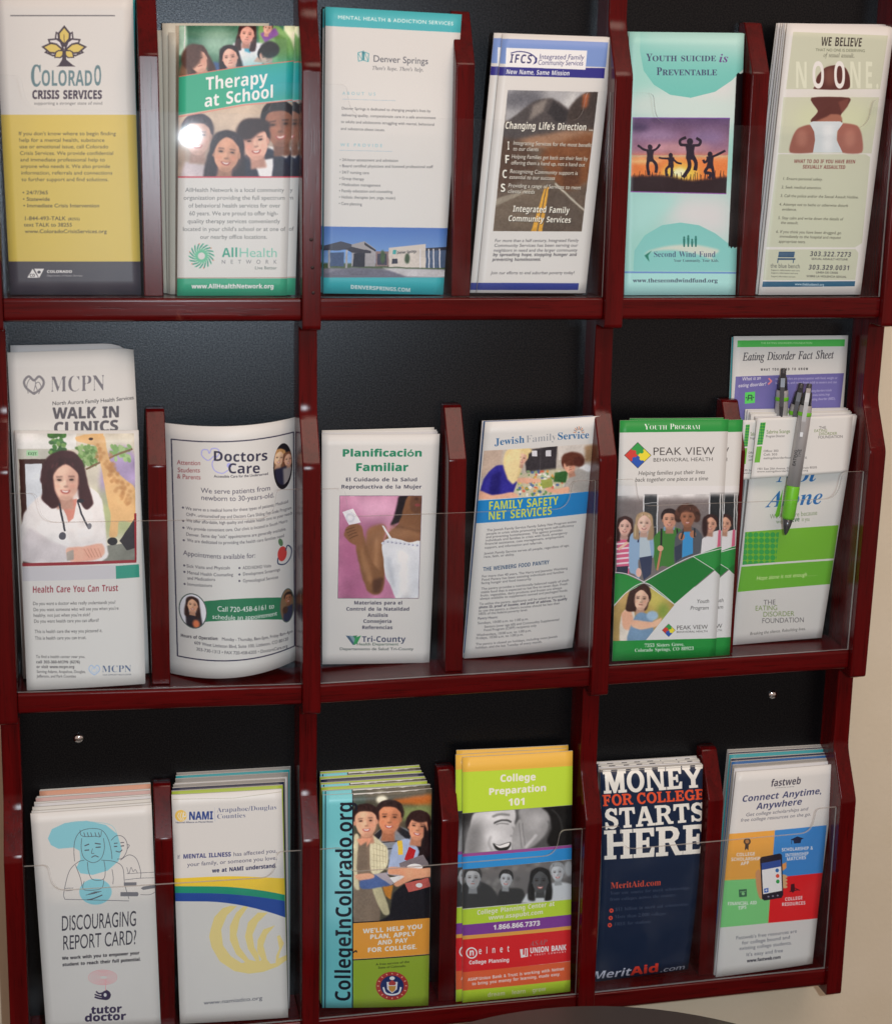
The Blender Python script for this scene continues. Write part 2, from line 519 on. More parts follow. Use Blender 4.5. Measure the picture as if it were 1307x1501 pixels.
def fill_segs(seg, w, h, ss=2):
    """even-odd fill of closed outlines (x0,y0,x1,y1 rows) -> coverage"""
    W, H = w * ss, h * ss
    tog = np.zeros((H, W + 1), np.int32)
    for x0, y0, x1, y1 in seg * ss:
        if y0 == y1: continue
        if y0 > y1: x0, y0, x1, y1 = x1, y1, x0, y0
        a = max(0, int(math.ceil(y0 - .5))); b = min(H, int(math.ceil(y1 - .5)))
        if a >= b: continue
        ys = np.arange(a, b)
        xs = x0 + (ys + .5 - y0) * (x1 - x0) / (y1 - y0)
        xi = np.clip(np.ceil(xs - .5), 0, W).astype(int)
        np.add.at(tog, (ys, xi), 1)
    m = (np.cumsum(tog, 1)[:, :W] & 1).astype(np.float32)
    return m.reshape(h, ss, w, ss).mean((1, 3))

def boxblur(a, r):
    r = int(round(r))
    if r < 1: return a
    for ax in (0, 1):
        p = np.pad(a, [(r + 1, r) if ax == 0 else (0, 0), (r + 1, r) if ax == 1 else (0, 0)], mode='edge')
        c = np.cumsum(p, ax)
        n = 2 * r + 1
        a = (c[n:] - c[:-n]) / n if ax == 0 else (c[:, n:] - c[:, :-n]) / n
    return a
def gblur(a, s):
    r = max(1, s * 0.9)
    return boxblur(boxblur(boxblur(a, r), r), r)

def homog(src, dst):
    A = []
    for (x, y), (u, v) in zip(src, dst):
        A.append([x, y, 1, 0, 0, 0, -u * x, -u * y, -u]); A.append([0, 0, 0, x, y, 1, -v * x, -v * y, -v])
    return np.linalg.svd(np.array(A))[2][-1].reshape(3, 3)

GL = Glyphs()
class Art:
    def __init__(s, corners, white=200, bgc=(255, 255, 255), W=540, crop=(0, 0, 1), warm=(1, 1, 1)):
        """corners TL,TR,BR,BL in measuring units; crop = (ox,oy,scale) turns them into photo pixels; white = level that plain paper had"""
        s.crop = crop
        w = (math.dist(corners[0], corners[1]) + math.dist(corners[3], corners[2])) / 2
        h = (math.dist(corners[0], corners[3]) + math.dist(corners[1], corners[2])) / 2
        s.W = W; s.H = int(W * h / w)
        s.k = W / w
        s.Hm = homog(corners, [(0, 0), (s.W, 0), (s.W, s.H), (0, s.H)])
        s.corners = corners
        s.g = np.array([232.0 / white / q for q in warm])
        s.a = np.zeros((s.H, s.W, 3), np.float32)
        s.a[:] = s.col(bgc) if bgc != (255, 255, 255) else np.array([.90, .90, .885])
        s.name = None
    def col(s, c):
        return np.clip(np.array(c[:3], float) * s.g / 255.0, 0, 1)
    def pt(s, x, y):
        v = s.Hm @ np.array([x, y, 1.0])
        return v[0] / v[2], v[1] / v[2]
    def comp(s, m, x0, y0, c, al=1.0, c2=None, ax='v'):
        h, w = m.shape
        X0, Y0 = max(0, x0), max(0, y0); X1, Y1 = min(s.W, x0 + w), min(s.H, y0 + h)
        if X1 <= X0 or Y1 <= Y0: return
        m = (m[Y0 - y0:Y1 - y0, X0 - x0:X1 - x0] * al)[..., None]
        cc = s.col(c)
        if c2 is not None:
            t = (np.arange(Y0, Y1) - y0)[:, None] / max(1, h - 1) if ax == 'v' else (np.arange(X0, X1) - x0)[None, :] / max(1, w - 1)
            t = np.broadcast_to(t, m.shape[:2])[..., None]
            cc = cc * (1 - t) + s.col(c2) * t
        s.a[Y0:Y1, X0:X1] = s.a[Y0:Y1, X0:X1] * (1 - m) + cc * m
    def P(s, pts, c, al=1.0, soft=0, c2=None, ax='v'):
        if soft > 0 and 5 <= len(pts) <= 28:      # soft shapes are also rounded
            n = len(pts); o = []
            for i in range(n):
                p0, p1, p2, p3 = pts[i - 1], pts[i], pts[(i + 1) % n], pts[(i + 2) % n]
                for t in (0, .25, .5, .75):
                    h1 = 2 * t ** 3 - 3 * t * t + 1; h2 = 1 - h1; h3 = t ** 3 - 2 * t * t + t; h4 = t ** 3 - t * t
                    o.append(tuple(h1 * p1[d] + h2 * p2[d] + .36 * (h3 * (p2[d] - p0[d]) + h4 * (p3[d] - p1[d])) for d in (0, 1)))
            pts = o
        q = np.array([s.pt(x, y) for x, y in pts])
        sf = soft * s.k
        pad = int(sf * 3 + 2)
        x0, y0 = int(math.floor(q[:, 0].min())) - pad, int(math.floor(q[:, 1].min())) - pad
        x1, y1 = int(math.ceil(q[:, 0].max())) + pad, int(math.ceil(q[:, 1].max())) + pad
        q -= (x0, y0)
        n = np.roll(q, -1, 0)
        m = fill_segs(np.concatenate([q, n], 1), x1 - x0, y1 - y0, 2)
        if sf > .6: m = gblur(m, sf)
        s.comp(m, x0, y0, c, al, c2, ax)
    def R(s, x0, y0, x1, y1, c, **k):
        s.P([(x0, y0), (x1, y0), (x1, y1), (x0, y1)], c, **k)
    def E(s, cx, cy, rx, ry, c, rot=0.0, **k):
        cr, sr = math.cos(math.radians(rot)), math.sin(math.radians(rot))
        s.P([(cx + rx * math.cos(t) * cr - ry * math.sin(t) * sr, cy + rx * math.cos(t) * sr + ry * math.sin(t) * cr)
             for t in np.linspace(0, 2 * math.pi, 29)[:-1]], c, **k)
    def L(s, pts, w, c, **k):
        """stroke"""
        for (x0, y0), (x1, y1) in zip(pts, pts[1:]):
            d = math.hypot(x1 - x0, y1 - y0) or 1
            nx, ny = -(y1 - y0) / d * w / 2, (x1 - x0) / d * w / 2
            ex, ey = (x1 - x0) / d * w * .15, (y1 - y0) / d * w * .15
            s.P([(x0 + nx - ex, y0 + ny - ey), (x1 + nx + ex, y1 + ny + ey), (x1 - nx + ex, y1 - ny + ey), (x0 - nx - ex, y0 - ny - ey)], c, **k)
    def S(s, pts, w, c, n=6, **k):
        """smooth stroke through points"""
        P_ = [pts[0]] + list(pts) + [pts[-1]]
        o = []
        for i in range(1, len(P_) - 2):
            for t in np.linspace(0, 1, n, endpoint=False):
                o.append(tuple(.5 * (2 * P_[i][d] + (P_[i + 1][d] - P_[i - 1][d]) * t + (2 * P_[i - 1][d] - 5 * P_[i][d] + 4 * P_[i + 1][d] - P_[i + 2][d]) * t * t + (3 * P_[i][d] - P_[i - 1][d] - 3 * P_[i + 1][d] + P_[i + 2][d]) * t ** 3) for d in (0, 1)))
        o.append(pts[-1])
        s.L(o, w, c, **k)
    def T(s, txt, x0, y, x1, h, c, f='s', y1=None, al=1.0, sp=0.0, soft=0):
        """text from (x0,y) to (x1,y1) on the baseline, capital height h"""
        if h <= 22 and sum(c[:3]) < 470: c = tuple(v * (.62 if h < 16 else .74) for v in c[:3])
        if y1 is None: y1 = y + (x1 - x0) * getattr(s, 'slope', 0.0)
        A = np.array(s.pt(x0, y)); B = np.array(s.pt(x1, y1)); Cc = np.array(s.pt(x0, y - h))
        cap = GL.capheight(f)
        gs = [GL.get(ch, f) for ch in txt]
        tot = sum(g[0] + sp for g in gs) - sp
        ex = (B - A) / tot; ey = (Cc - A) / cap
        M = np.array([[ex[0], ey[0]], [ex[1], ey[1]]]); Mi = np.linalg.inv(M)
        scale = max(math.hypot(*ex), math.hypot(*ey))
        o = 0.0
        for w, g in gs:
            if g:
                mips, bb = g
                k = 0
                while k < len(mips) - 1 and mips[k + 1][0] >= scale * .98: k += 1
                em, mk = mips[k]
                cs = [A + M @ np.array([o + bx, by]) for bx in bb[:2] for by in bb[2:]]
                cs = np.array(cs)
                X0, Y0 = np.floor(cs.min(0)).astype(int) - 1; X1, Y1 = np.ceil(cs.max(0)).astype(int) + 2
                X0 = max(X0, 0); Y0 = max(Y0, 0); X1 = min(X1, s.W); Y1 = min(Y1, s.H)
                if X1 > X0 and Y1 > Y0:
                    xx, yy = np.meshgrid(np.arange(X0, X1) + .5 - A[0], np.arange(Y0, Y1) + .5 - A[1])
                    gx = Mi[0, 0] * xx + Mi[0, 1] * yy - o; gy = Mi[1, 0] * xx + Mi[1, 1] * yy
                    u = (gx - GL.X0) * em - .5; v = (GL.Y1 - gy) * em - .5
                    iu = np.clip(np.floor(u).astype(int), 0, mk.shape[1] - 2); iv = np.clip(np.floor(v).astype(int), 0, mk.shape[0] - 2)
                    fu = np.clip(u - iu, 0, 1); fv = np.clip(v - iv, 0, 1)
                    m = (mk[iv, iu] * (1 - fu) + mk[iv, iu + 1] * fu) * (1 - fv) + (mk[iv + 1, iu] * (1 - fu) + mk[iv + 1, iu + 1] * fu) * fv
                    s.comp(m, X0, Y0, c, al)
            o += w + sp
    def noise(s, x0, y0, x1, y1, amp=10, scale=3, seed=1):
        """uneven tone inside a printed picture"""
        (a, b), (c, d) = s.pt(x0, y0), s.pt(x1, y1)
        X0, X1 = sorted((int(max(0, min(s.W, a))), int(max(0, min(s.W, c))))); Y0, Y1 = sorted((int(max(0, min(s.H, b))), int(max(0, min(s.H, d)))))
        if X1 - X0 < 4 or Y1 - Y0 < 4: return
        rg = np.random.RandomState(seed)
        # nothing in a photograph has ruler-drawn outlines: shift the tones about a little, vary the light over it
        hh, ww = Y1 - Y0, X1 - X0
        def field(k):
            f = gblur(rg.randn(hh, ww), k)
            return f / (f.std() + 1e-9)
        dx = field(9) * .7; dy = field(9) * .7
        yy, xx = np.mgrid[0:hh, 0:ww].astype(float)
        u = np.clip(xx + dx, 0, ww - 1.01); v = np.clip(yy + dy, 0, hh - 1.01)
        iu, iv = u.astype(int), v.astype(int); fu, fv = (u - iu)[..., None], (v - iv)[..., None]
        A = s.a[Y0:Y1, X0:X1]
        iu1, iv1 = np.minimum(iu + 1, ww - 1), np.minimum(iv + 1, hh - 1)
        B = (A[iv, iu] * (1 - fu) + A[iv, iu1] * fu) * (1 - fv) + (A[iv1, iu] * (1 - fu) + A[iv1, iu1] * fu) * fv
        B = B * (1 + .028 * field(18))[..., None]
        m_ = B.mean()
        s.a[Y0:Y1, X0:X1] = np.clip(m_ + (B - m_) * 1.06, 0, 1)
        n = rg.randn(Y1 - Y0, X1 - X0)
        n = gblur(n, scale); n /= (n.std() + 1e-6)
        s.a[Y0:Y1, X0:X1] = np.clip(s.a[Y0:Y1, X0:X1] + (n * amp * .4 / 255)[..., None], 0, 1)
    def clipped(s, fn, pts):
        """run fn, keep its paint only inside the outline pts"""
        old = s.a.copy()
        fn()
        q = np.array([s.pt(x, y) for x, y in pts]); n = np.roll(q, -1, 0)
        m = fill_segs(np.concatenate([q, n], 1), s.W, s.H, 2)[..., None]
        s.a = old * (1 - m) + s.a * m
    def face(s, cx, cy, h, skin, hair, tilt=0, style='short', smile=True, side=0.12, beard=False, look=0.0, top=1.0):
        """a head: h = height chin to crown"""
        r = h * .5
        ct, st = math.cos(math.radians(tilt)), math.sin(math.radians(tilt))
        def q(x, y): return (cx + (x * ct - y * st) * r, cy + (x * st + y * ct) * r)
        def el(x, y, a, b, c, **k): X, Y = q(x, y); s.E(X, Y, a * r, b * r, c, rot=tilt, **k)
        dk = lambda c, f: tuple(v * f for v in c)
        if style == 'long':
            s.P([q(-.82, -.2), q(-.7, -.85), q(0, -1.12), q(.7, -.85), q(.84, -.2), q(.98, .7), q(.9, 1.5), q(.35, 1.55), q(.4, .6), q(-.4, .6), q(-.4, 1.55), q(-.95, 1.5), q(-1.0, .7)], dk(hair, .9), soft=h * .025)
            s.L([q(-.8, .1), q(-.82, 1.3)], r * .12, dk(hair, 1.5), soft=h * .02, al=.5)
        elif style == 'curly':
            for k in range(11):
                a = math.pi * (1.05 + .9 * 1.0 * k / 10) if False else math.pi * (.92 + 1.16 * k / 10)
                el(math.cos(a) * .85, math.sin(a) * .85 - .1, .36, .36, dk(hair, .8 + .4 * ((k * 7) % 3) / 2), soft=h * .02)
        elif style == 'pony':
            el(0, -.25, .85, .85, hair, soft=h * .02)
        else:
            el(0, -.3, .8, .78 * top, hair, soft=h * .02)
        s.P([q(-.3, .4), q(.3, .4), q(.4, 1.35), q(-.4, 1.35)], dk(skin, .78), soft=h * .02)
        s.P([q(-.62, -.2), q(-.6, .2), q(-.5, .55), q(-.26, .86), q(0, .94), q(.26, .86), q(.5, .55), q(.6, .2), q(.62, -.2), q(.5, -.7), q(0, -.9), q(-.5, -.7)], skin, soft=h * .012)
        for sx in (-1, 1): el(sx * .63, .06, .08, .17, dk(skin, .85), soft=h * .01)
        el(.33 * (1 if side > 0 else -1), .1, .33, .75, dk(skin, .8), al=.55, soft=h * .06)
        el(-.25 * (1 if side > 0 else -1), .12, .22, .3, tuple(min(255, v * 1.14) for v in skin), al=.5, soft=h * .05)
        # hair on top
        if style in ('long', 'pony'):
            s.P([q(-.78, .1), q(-.8, -.5), q(-.4, -1.02), q(.1, -1.1), q(.6, -.9), q(.82, -.4), q(.76, .15), q(.58, -.35), q(.2, -.72), q(-.1, -.78), q(-.5, -.4), q(-.66, .1)], hair, soft=h * .012)
        elif style == 'curly':
            s.P([q(-.72, -.1), q(-.7, -.8), q(0, -1.1), q(.7, -.8), q(.72, -.1), q(.45, -.45), q(-.45, -.45)], hair, soft=h * .02)
        else:
            s.P([q(-.7, -.05), q(-.76, -.55), q(-.45, -1.0 * top), q(.2, -1.08 * top), q(.65, -.8), q(.74, -.05), q(.6, -.35), q(.3, -.6), q(-.35, -.62), q(-.6, -.35)], hair, soft=h * .012)
        el(-.12, -.45, .3, .16, tuple(min(255, v * 1.12) for v in skin), al=.45, soft=h * .05)
        for sx in (-1, 1):
            el(sx * .28 + look, -.06, .17, .10, dk(skin, .66), al=.7, soft=h * .022)
            el(sx * .28 + look, -.05, .10, .040, (44, 28, 24), al=.85, soft=h * .008)
            s.L([q(sx * .13 + look, -.21), q(sx * .42 + look, -.20)], r * .05, dk(hair, .9), soft=h * .012, al=.6)
            el(sx * .34 + look, .24, .14, .12, (min(255, skin[0] * 1.02), skin[1] * .82, skin[2] * .8), al=.35, soft=h * .03)
        s.L([q(look * 1.3 + .05, -.05), q(.10 + look * 1.4, .22)], r * .07, dk(skin, .78), soft=h * .02, al=.8)
        el(-.02 + look * 1.3, .1, .05, .16, tuple(min(255, v * 1.15) for v in skin), al=.5, soft=h * .02)
        el(.02 + look, .27, .12, .045, dk(skin, .62), al=.8, soft=h * .014)
        el(0, .82, .34, .12, dk(skin, .7), al=.5, soft=h * .03)
        if smile:
            s.P([q(-.24 + look, .43), q(look, .47), q(.24 + look, .43), q(.13 + look, .60), q(-.13 + look, .60)], (158, 78, 72), soft=h * .010)
            s.P([q(-.17 + look, .46), q(look, .49), q(.17 + look, .46), q(.08 + look, .545), q(-.08 + look, .545)], (222, 212, 204), soft=h * .008)
        else:
            s.L([q(-.15 + look, .48), q(.15 + look, .48)], r * .07, (146, 84, 78), soft=h * .012)
        # strands and sheen in the hair
        rg = random.Random(int(cx * 7 + cy))
        for _ in range(7):
            x = rg.uniform(-.6, .5)
            s.L([q(x, -.98 + abs(x) * .35), q(x * 1.2, -.80 + abs(x) * .35)], r * .05, dk(hair, rg.choice([.6, 1.5, 1.9])), soft=h * .012, al=.5)
    def image(s, name):
        im = bpy.data.images.new(name, s.W, s.H, alpha=False)
        a = s.a + (np.random.RandomState(len(name)).randn(s.H, s.W, 1) * .006)
        a = a * .91 + a.mean(2, keepdims=True) * .09
        px = np.ones((s.H, s.W, 4), np.float32)
        px[..., :3] = np.clip(a[::-1], 0, 1)
        im.pixels.foreach_set(px.ravel())
        im.update()
        im.pack()
        return im
    def material(s, name, rough=0.42):
        m, nt, p = mat(name)
        t = nd(nt, 'ShaderNodeTexImage', image=s.image(name), extension='EXTEND')
        uv = nd(nt, 'ShaderNodeUVMap', uv_map='uv')
        nt.links.new(uv.outputs[0], t.inputs[0]); nt.links.new(t.outputs[0], p.inputs['Base Color'])
        p.inputs['Roughness'].default_value = rough
        p.inputs['Specular IOR Level'].default_value = 0.35
        return m
    def px(s, p):
        ox, oy, k = s.crop
        return (ox + p[0] * k, oy + p[1] * k)

NX, NY = 14, 20
def sheet3d(name, TL, TR, BR, BL, mats, bow=0.0, thick=0.0012, parent=None, sag=0.0, bowx=0.0, curlr=0.0, roundtr=0.0):
    """a thin leaflet between four world corners; bow pushes its middle towards the viewer"""
    TL, TR, BR, BL = [np.array(p, float) for p in (TL, TR, BR, BL)]
    base = (BL + BR) / 2
    bm = bmesh.new()
    uvl = bm.loops.layers.uv.new('uv')
    G = []
    for lay in (0, 1):
        g = []
        for j in range(NY + 1):
            v = j / NY
            row = []
            for i in range(NX + 1):
                u = i / NX
                p = (TL * (1 - u) + TR * u) * (1 - v) + (BL * (1 - u) + BR * u) * v
                p = p + np.array([bowx * math.sin(math.pi * v), -bow * (1 - (2 * u - 1) ** 2) - sag * math.sin(math.pi * v) + thick * lay + curlr * max(0, u - .7) ** 2 / .09, 0])
                if roundtr and v < .07: p[2] -= roundtr * max(0, (u - .74) / .26) ** 3 * (1 - v / .07); p[1] += .006 * max(0, (u - .74) / .26) ** 2 * (1 - v / .07)
                row.append(bm.verts.new(p - base))
            g.append(row)
        G.append(g)
    def face(vs, uvs, mi):
        f = bm.faces.new(vs); f.material_index = mi; f.smooth = True
        for lp, w in zip(f.loops, uvs): lp[uvl].uv = w
    for j in range(NY):
        for i in range(NX):
            uv = [(i / NX, 1 - (j + 1) / NY), ((i + 1) / NX, 1 - (j + 1) / NY), ((i + 1) / NX, 1 - j / NY), (i / NX, 1 - j / NY)]
            a = G[0]
            face((a[j + 1][i], a[j + 1][i + 1], a[j][i + 1], a[j][i]), uv, 0)
            a = G[1]
            face((a[j][i], a[j][i + 1], a[j + 1][i + 1], a[j + 1][i]), [(0, 0)] * 4, 1)
    a, b = G
    rim = [(0, i) for i in range(NX)] + [(j, NX) for j in range(NY)] + [(NY, i) for i in range(NX, 0, -1)] + [(j, 0) for j in range(NY, 0, -1)]
    for q in range(len(rim)):
        j, i = rim[q]; J, I = rim[(q + 1) % len(rim)]
        face((a[j][i], a[J][I], b[J][I], b[j][i]), [(i / NX, 1 - j / NY)] * 4, 1)
    me = bpy.data.meshes.new(name)
    bm.to_mesh(me); bm.free()
    for p in me.polygons:
        if p.material_index == 1 and p.area < 1e-4 * .4: p.use_smooth = False
    o = link(name, me, mats)
    o.location = base
    if parent: o.parent = parent
    return o

REP = []
def place(art, label, cat='leaflet', name='leaflet', tier=0, yt=0.045, yb=None, mat_=None, corners=None, group=None, bow=None, thick=0.0012, **k):
    """stand a leaflet in its pocket: top at depth yt, foot on the shelf"""
    if bow is None: bow = random.Random(label).uniform(-.0008, .0014)
    cs = [art.px(p) for p in (corners or art.corners)]
    if yb is None:
        x = at_y(*cs[3], 0.03)[0]
        yl = depth_on_z(*cs[3], shelf_z(x, tier) + .0006)
        yr = depth_on_z(*cs[2], shelf_z(x, tier) + .0006)
        yb = min(max((yl + yr) / 2, 0.0125), 0.051)
        REP.append((label[:30], round(yl, 4), round(yr, 4), round(yb, 4)))
    W = [at_y(*cs[0], yt), at_y(*cs[1], yt), at_y(*cs[2], yb), at_y(*cs[3], yb)]
    # the foot stands on the shelf
    zs = shelf_z(W[3][0], tier)
    d = min(W[2][2], W[3][2]) - zs
    if d < 0.0005:
        for q in (2, 3): W[q][2] += 0.0006 - d
    o = sheet3d(name, *W, [mat_, PAPER], bow=bow, thick=thick, **k)
    tag(o, label, cat, group)
    return o, W
def behind(art, W, n, tl, tr, yt0, yt1, mats, label, cat='leaflet', name='leaflet', group=None, jit=0.0012, seed=0, thick=0.001, dyb=0.0008, bow=0.0, dxb=0.0, **k):
    """copies standing behind the front one: top corners run to tl, tr"""
    rg = random.Random(seed)
    res = []
    f = art.corners
    for i in range(1, n + 1):
        t = i / n if i == n else (i + rg.uniform(-.4, .4)) / n
        y = yt0 + (yt1 - yt0) * t
        pl = [f[0][q] * (1 - t) + tl[q] * t for q in (0, 1)]
        pr = [f[1][q] * (1 - t) + tr[q] * t for q in (0, 1)]
        a = at_y(*art.px(pl), y); b = at_y(*art.px(pr), y)
        j = rg.uniform(-jit, jit)
        j2 = rg.uniform(-jit, jit) * .7
        a[0] += j; b[0] += j; a[2] += j2; b[2] += j2
        c = np.array(W[2]) + np.array([j + dxb * t, dyb * i, 0.0001 * i]); d = np.array(W[3]) + np.array([j + dxb * t, dyb * i, 0.0001 * i])
        if c[1] > .0535: c[1] = d[1] = .0535
        m = mats[(i - 1) % len(mats)]
        lb = label[(i - 1) % len(label)] if isinstance(label, list) else label
        if not isinstance(label, list) and n > 1:
            lb += ', rearmost' if i == n else ', %s from the front' % ['second', 'third', 'fourth', 'fifth', 'sixth', 'seventh', 'eighth', 'ninth'][i - 1]
        o = sheet3d(name, a, b, c, d, [m, PAPER], thick=thick, bow=bow, **k)
        tag(o, lb, cat, group)
        res.append(o)
    return res

# ================================================================== the prints, measured leaflet by leaflet
K = (35, 32, 38)
def art_crisis():
    a = Art([(-26, -25), (611, -25), (660, 1403), (50, 1403)], 203, crop=(0, 0, .3133))
    a.R(-80, 548, 700, 1247, (204, 181, 80))
    a.R(-80, 1245, 700, 1420, (66, 64, 74))
    a.L([(48, 74), (536, 74)], 5, (70, 70, 78))
    cx, cy = 298, 225
    D = (62, 50, 62)
    def leaf(x, y, ang, ln, wd, fill):
        c, s_ = math.cos(math.radians(ang)), math.sin(math.radians(ang))
        def p(u, v): return (x + u * s_ + v * c, y - u * c + v * s_)
        sh = [p(0, 0), p(ln * .35, wd * .9), p(ln * .6, wd), p(ln, 0), p(ln * .6, -wd), p(ln * .35, -wd * .9)]
        a.P(sh, D)
        k = .74
        a.P([p(ln * .14, 0), p(ln * .38, wd * .62), p(ln * .6, wd * .66), p(ln * .86, 0), p(ln * .6, -wd * .66), p(ln * .38, -wd * .62)], fill)
    Y_, W_ = (206, 184, 92), (205, 203, 205)
    for ang in (-28, 28): leaf(cx, 225, ang, 85, 24, W_)
    for ang in (-58, 58): leaf(cx, 235, ang, 92, 28, W_)
    for ang in (-100, 100): leaf(cx, 235, ang, 95, 26, W_)
    for ang in (-82, 82): leaf(cx, 238, ang, 108, 28, Y_)
    for ang in (-128, 128): leaf(cx, 240, ang, 60, 20, Y_)
    leaf(cx, 222, 0, 102, 32, Y_)
    a.L([(297, 165), (298, 215)], 3, D)
    a.P([(290, 240), (306, 240), (308, 285), (340, 312), (352, 318), (260, 318), (272, 312), (288, 285)], D)
    TQ = (92, 122, 130)
    a.T('C', 142, 410, 190, 98, TQ, 'RR'); a.T('OLORAD', 190, 410, 432, 74, TQ, 'b'); a.T('O', 436, 408, 474, 96, TQ, 'b')
    a.T('CRISIS SERVICES', 148, 472, 476, 40, (60, 48, 66), 'B')
    a.T('supporting a stronger state of mind', 158, 500, 478, 14, (150, 150, 155), 's')
    y = 646
    B_ = (92, 84, 62)
    for t, x0, x1 in (("If you don't know where to begin finding", 86, 541), ('help for a mental health, substance', 88, 488), ('use or emotional issue, call Colorado', 90, 506), ('Crisis Services. We provide confidential', 92, 530), ('and immediate professional help to', 94, 490), ('anyone who needs it. We also provide', 96, 514), ('information, referrals and connections', 98, 525), ('to further support and find solutions.', 100, 507)):
        a.T(t, x0, y, x1, 17, B_, 's'); y += 31.2
    for t, x0, x1, y in (('\u2022 24/7/365', 104, 224, 927), ('\u2022 Statewide', 106, 232, 958), ('\u2022 Immediate Crisis Intervention', 108, 464, 989), ('text TALK to 38255', 112, 336, 1080), ('www.ColoradoCrisisServices.org', 116, 498, 1111)):
        a.T(t, x0, y, x1, 17, B_, 'm')
    a.T('1-844-493-TALK', 111, 1050, 306, 18, B_, 'm'); a.T('(8255)', 316, 1050, 372, 12, B_)
    a.P([(128, 1322), (152, 1280), (178, 1322)], (215, 215, 215)); a.P([(160, 1280), (205, 1280), (182, 1324)], (215, 215, 215))
    a.T('CO', 138, 1318, 164, 14, (66, 64, 74), 'b'); a.E(182, 1296, 8, 7, (66, 64, 74))
    a.T('COLORADO', 218, 1299, 336, 12, (215, 215, 215), 'B'); a.T('Department of Human Services', 218, 1316, 384, 8, (190, 190, 190))
    return a

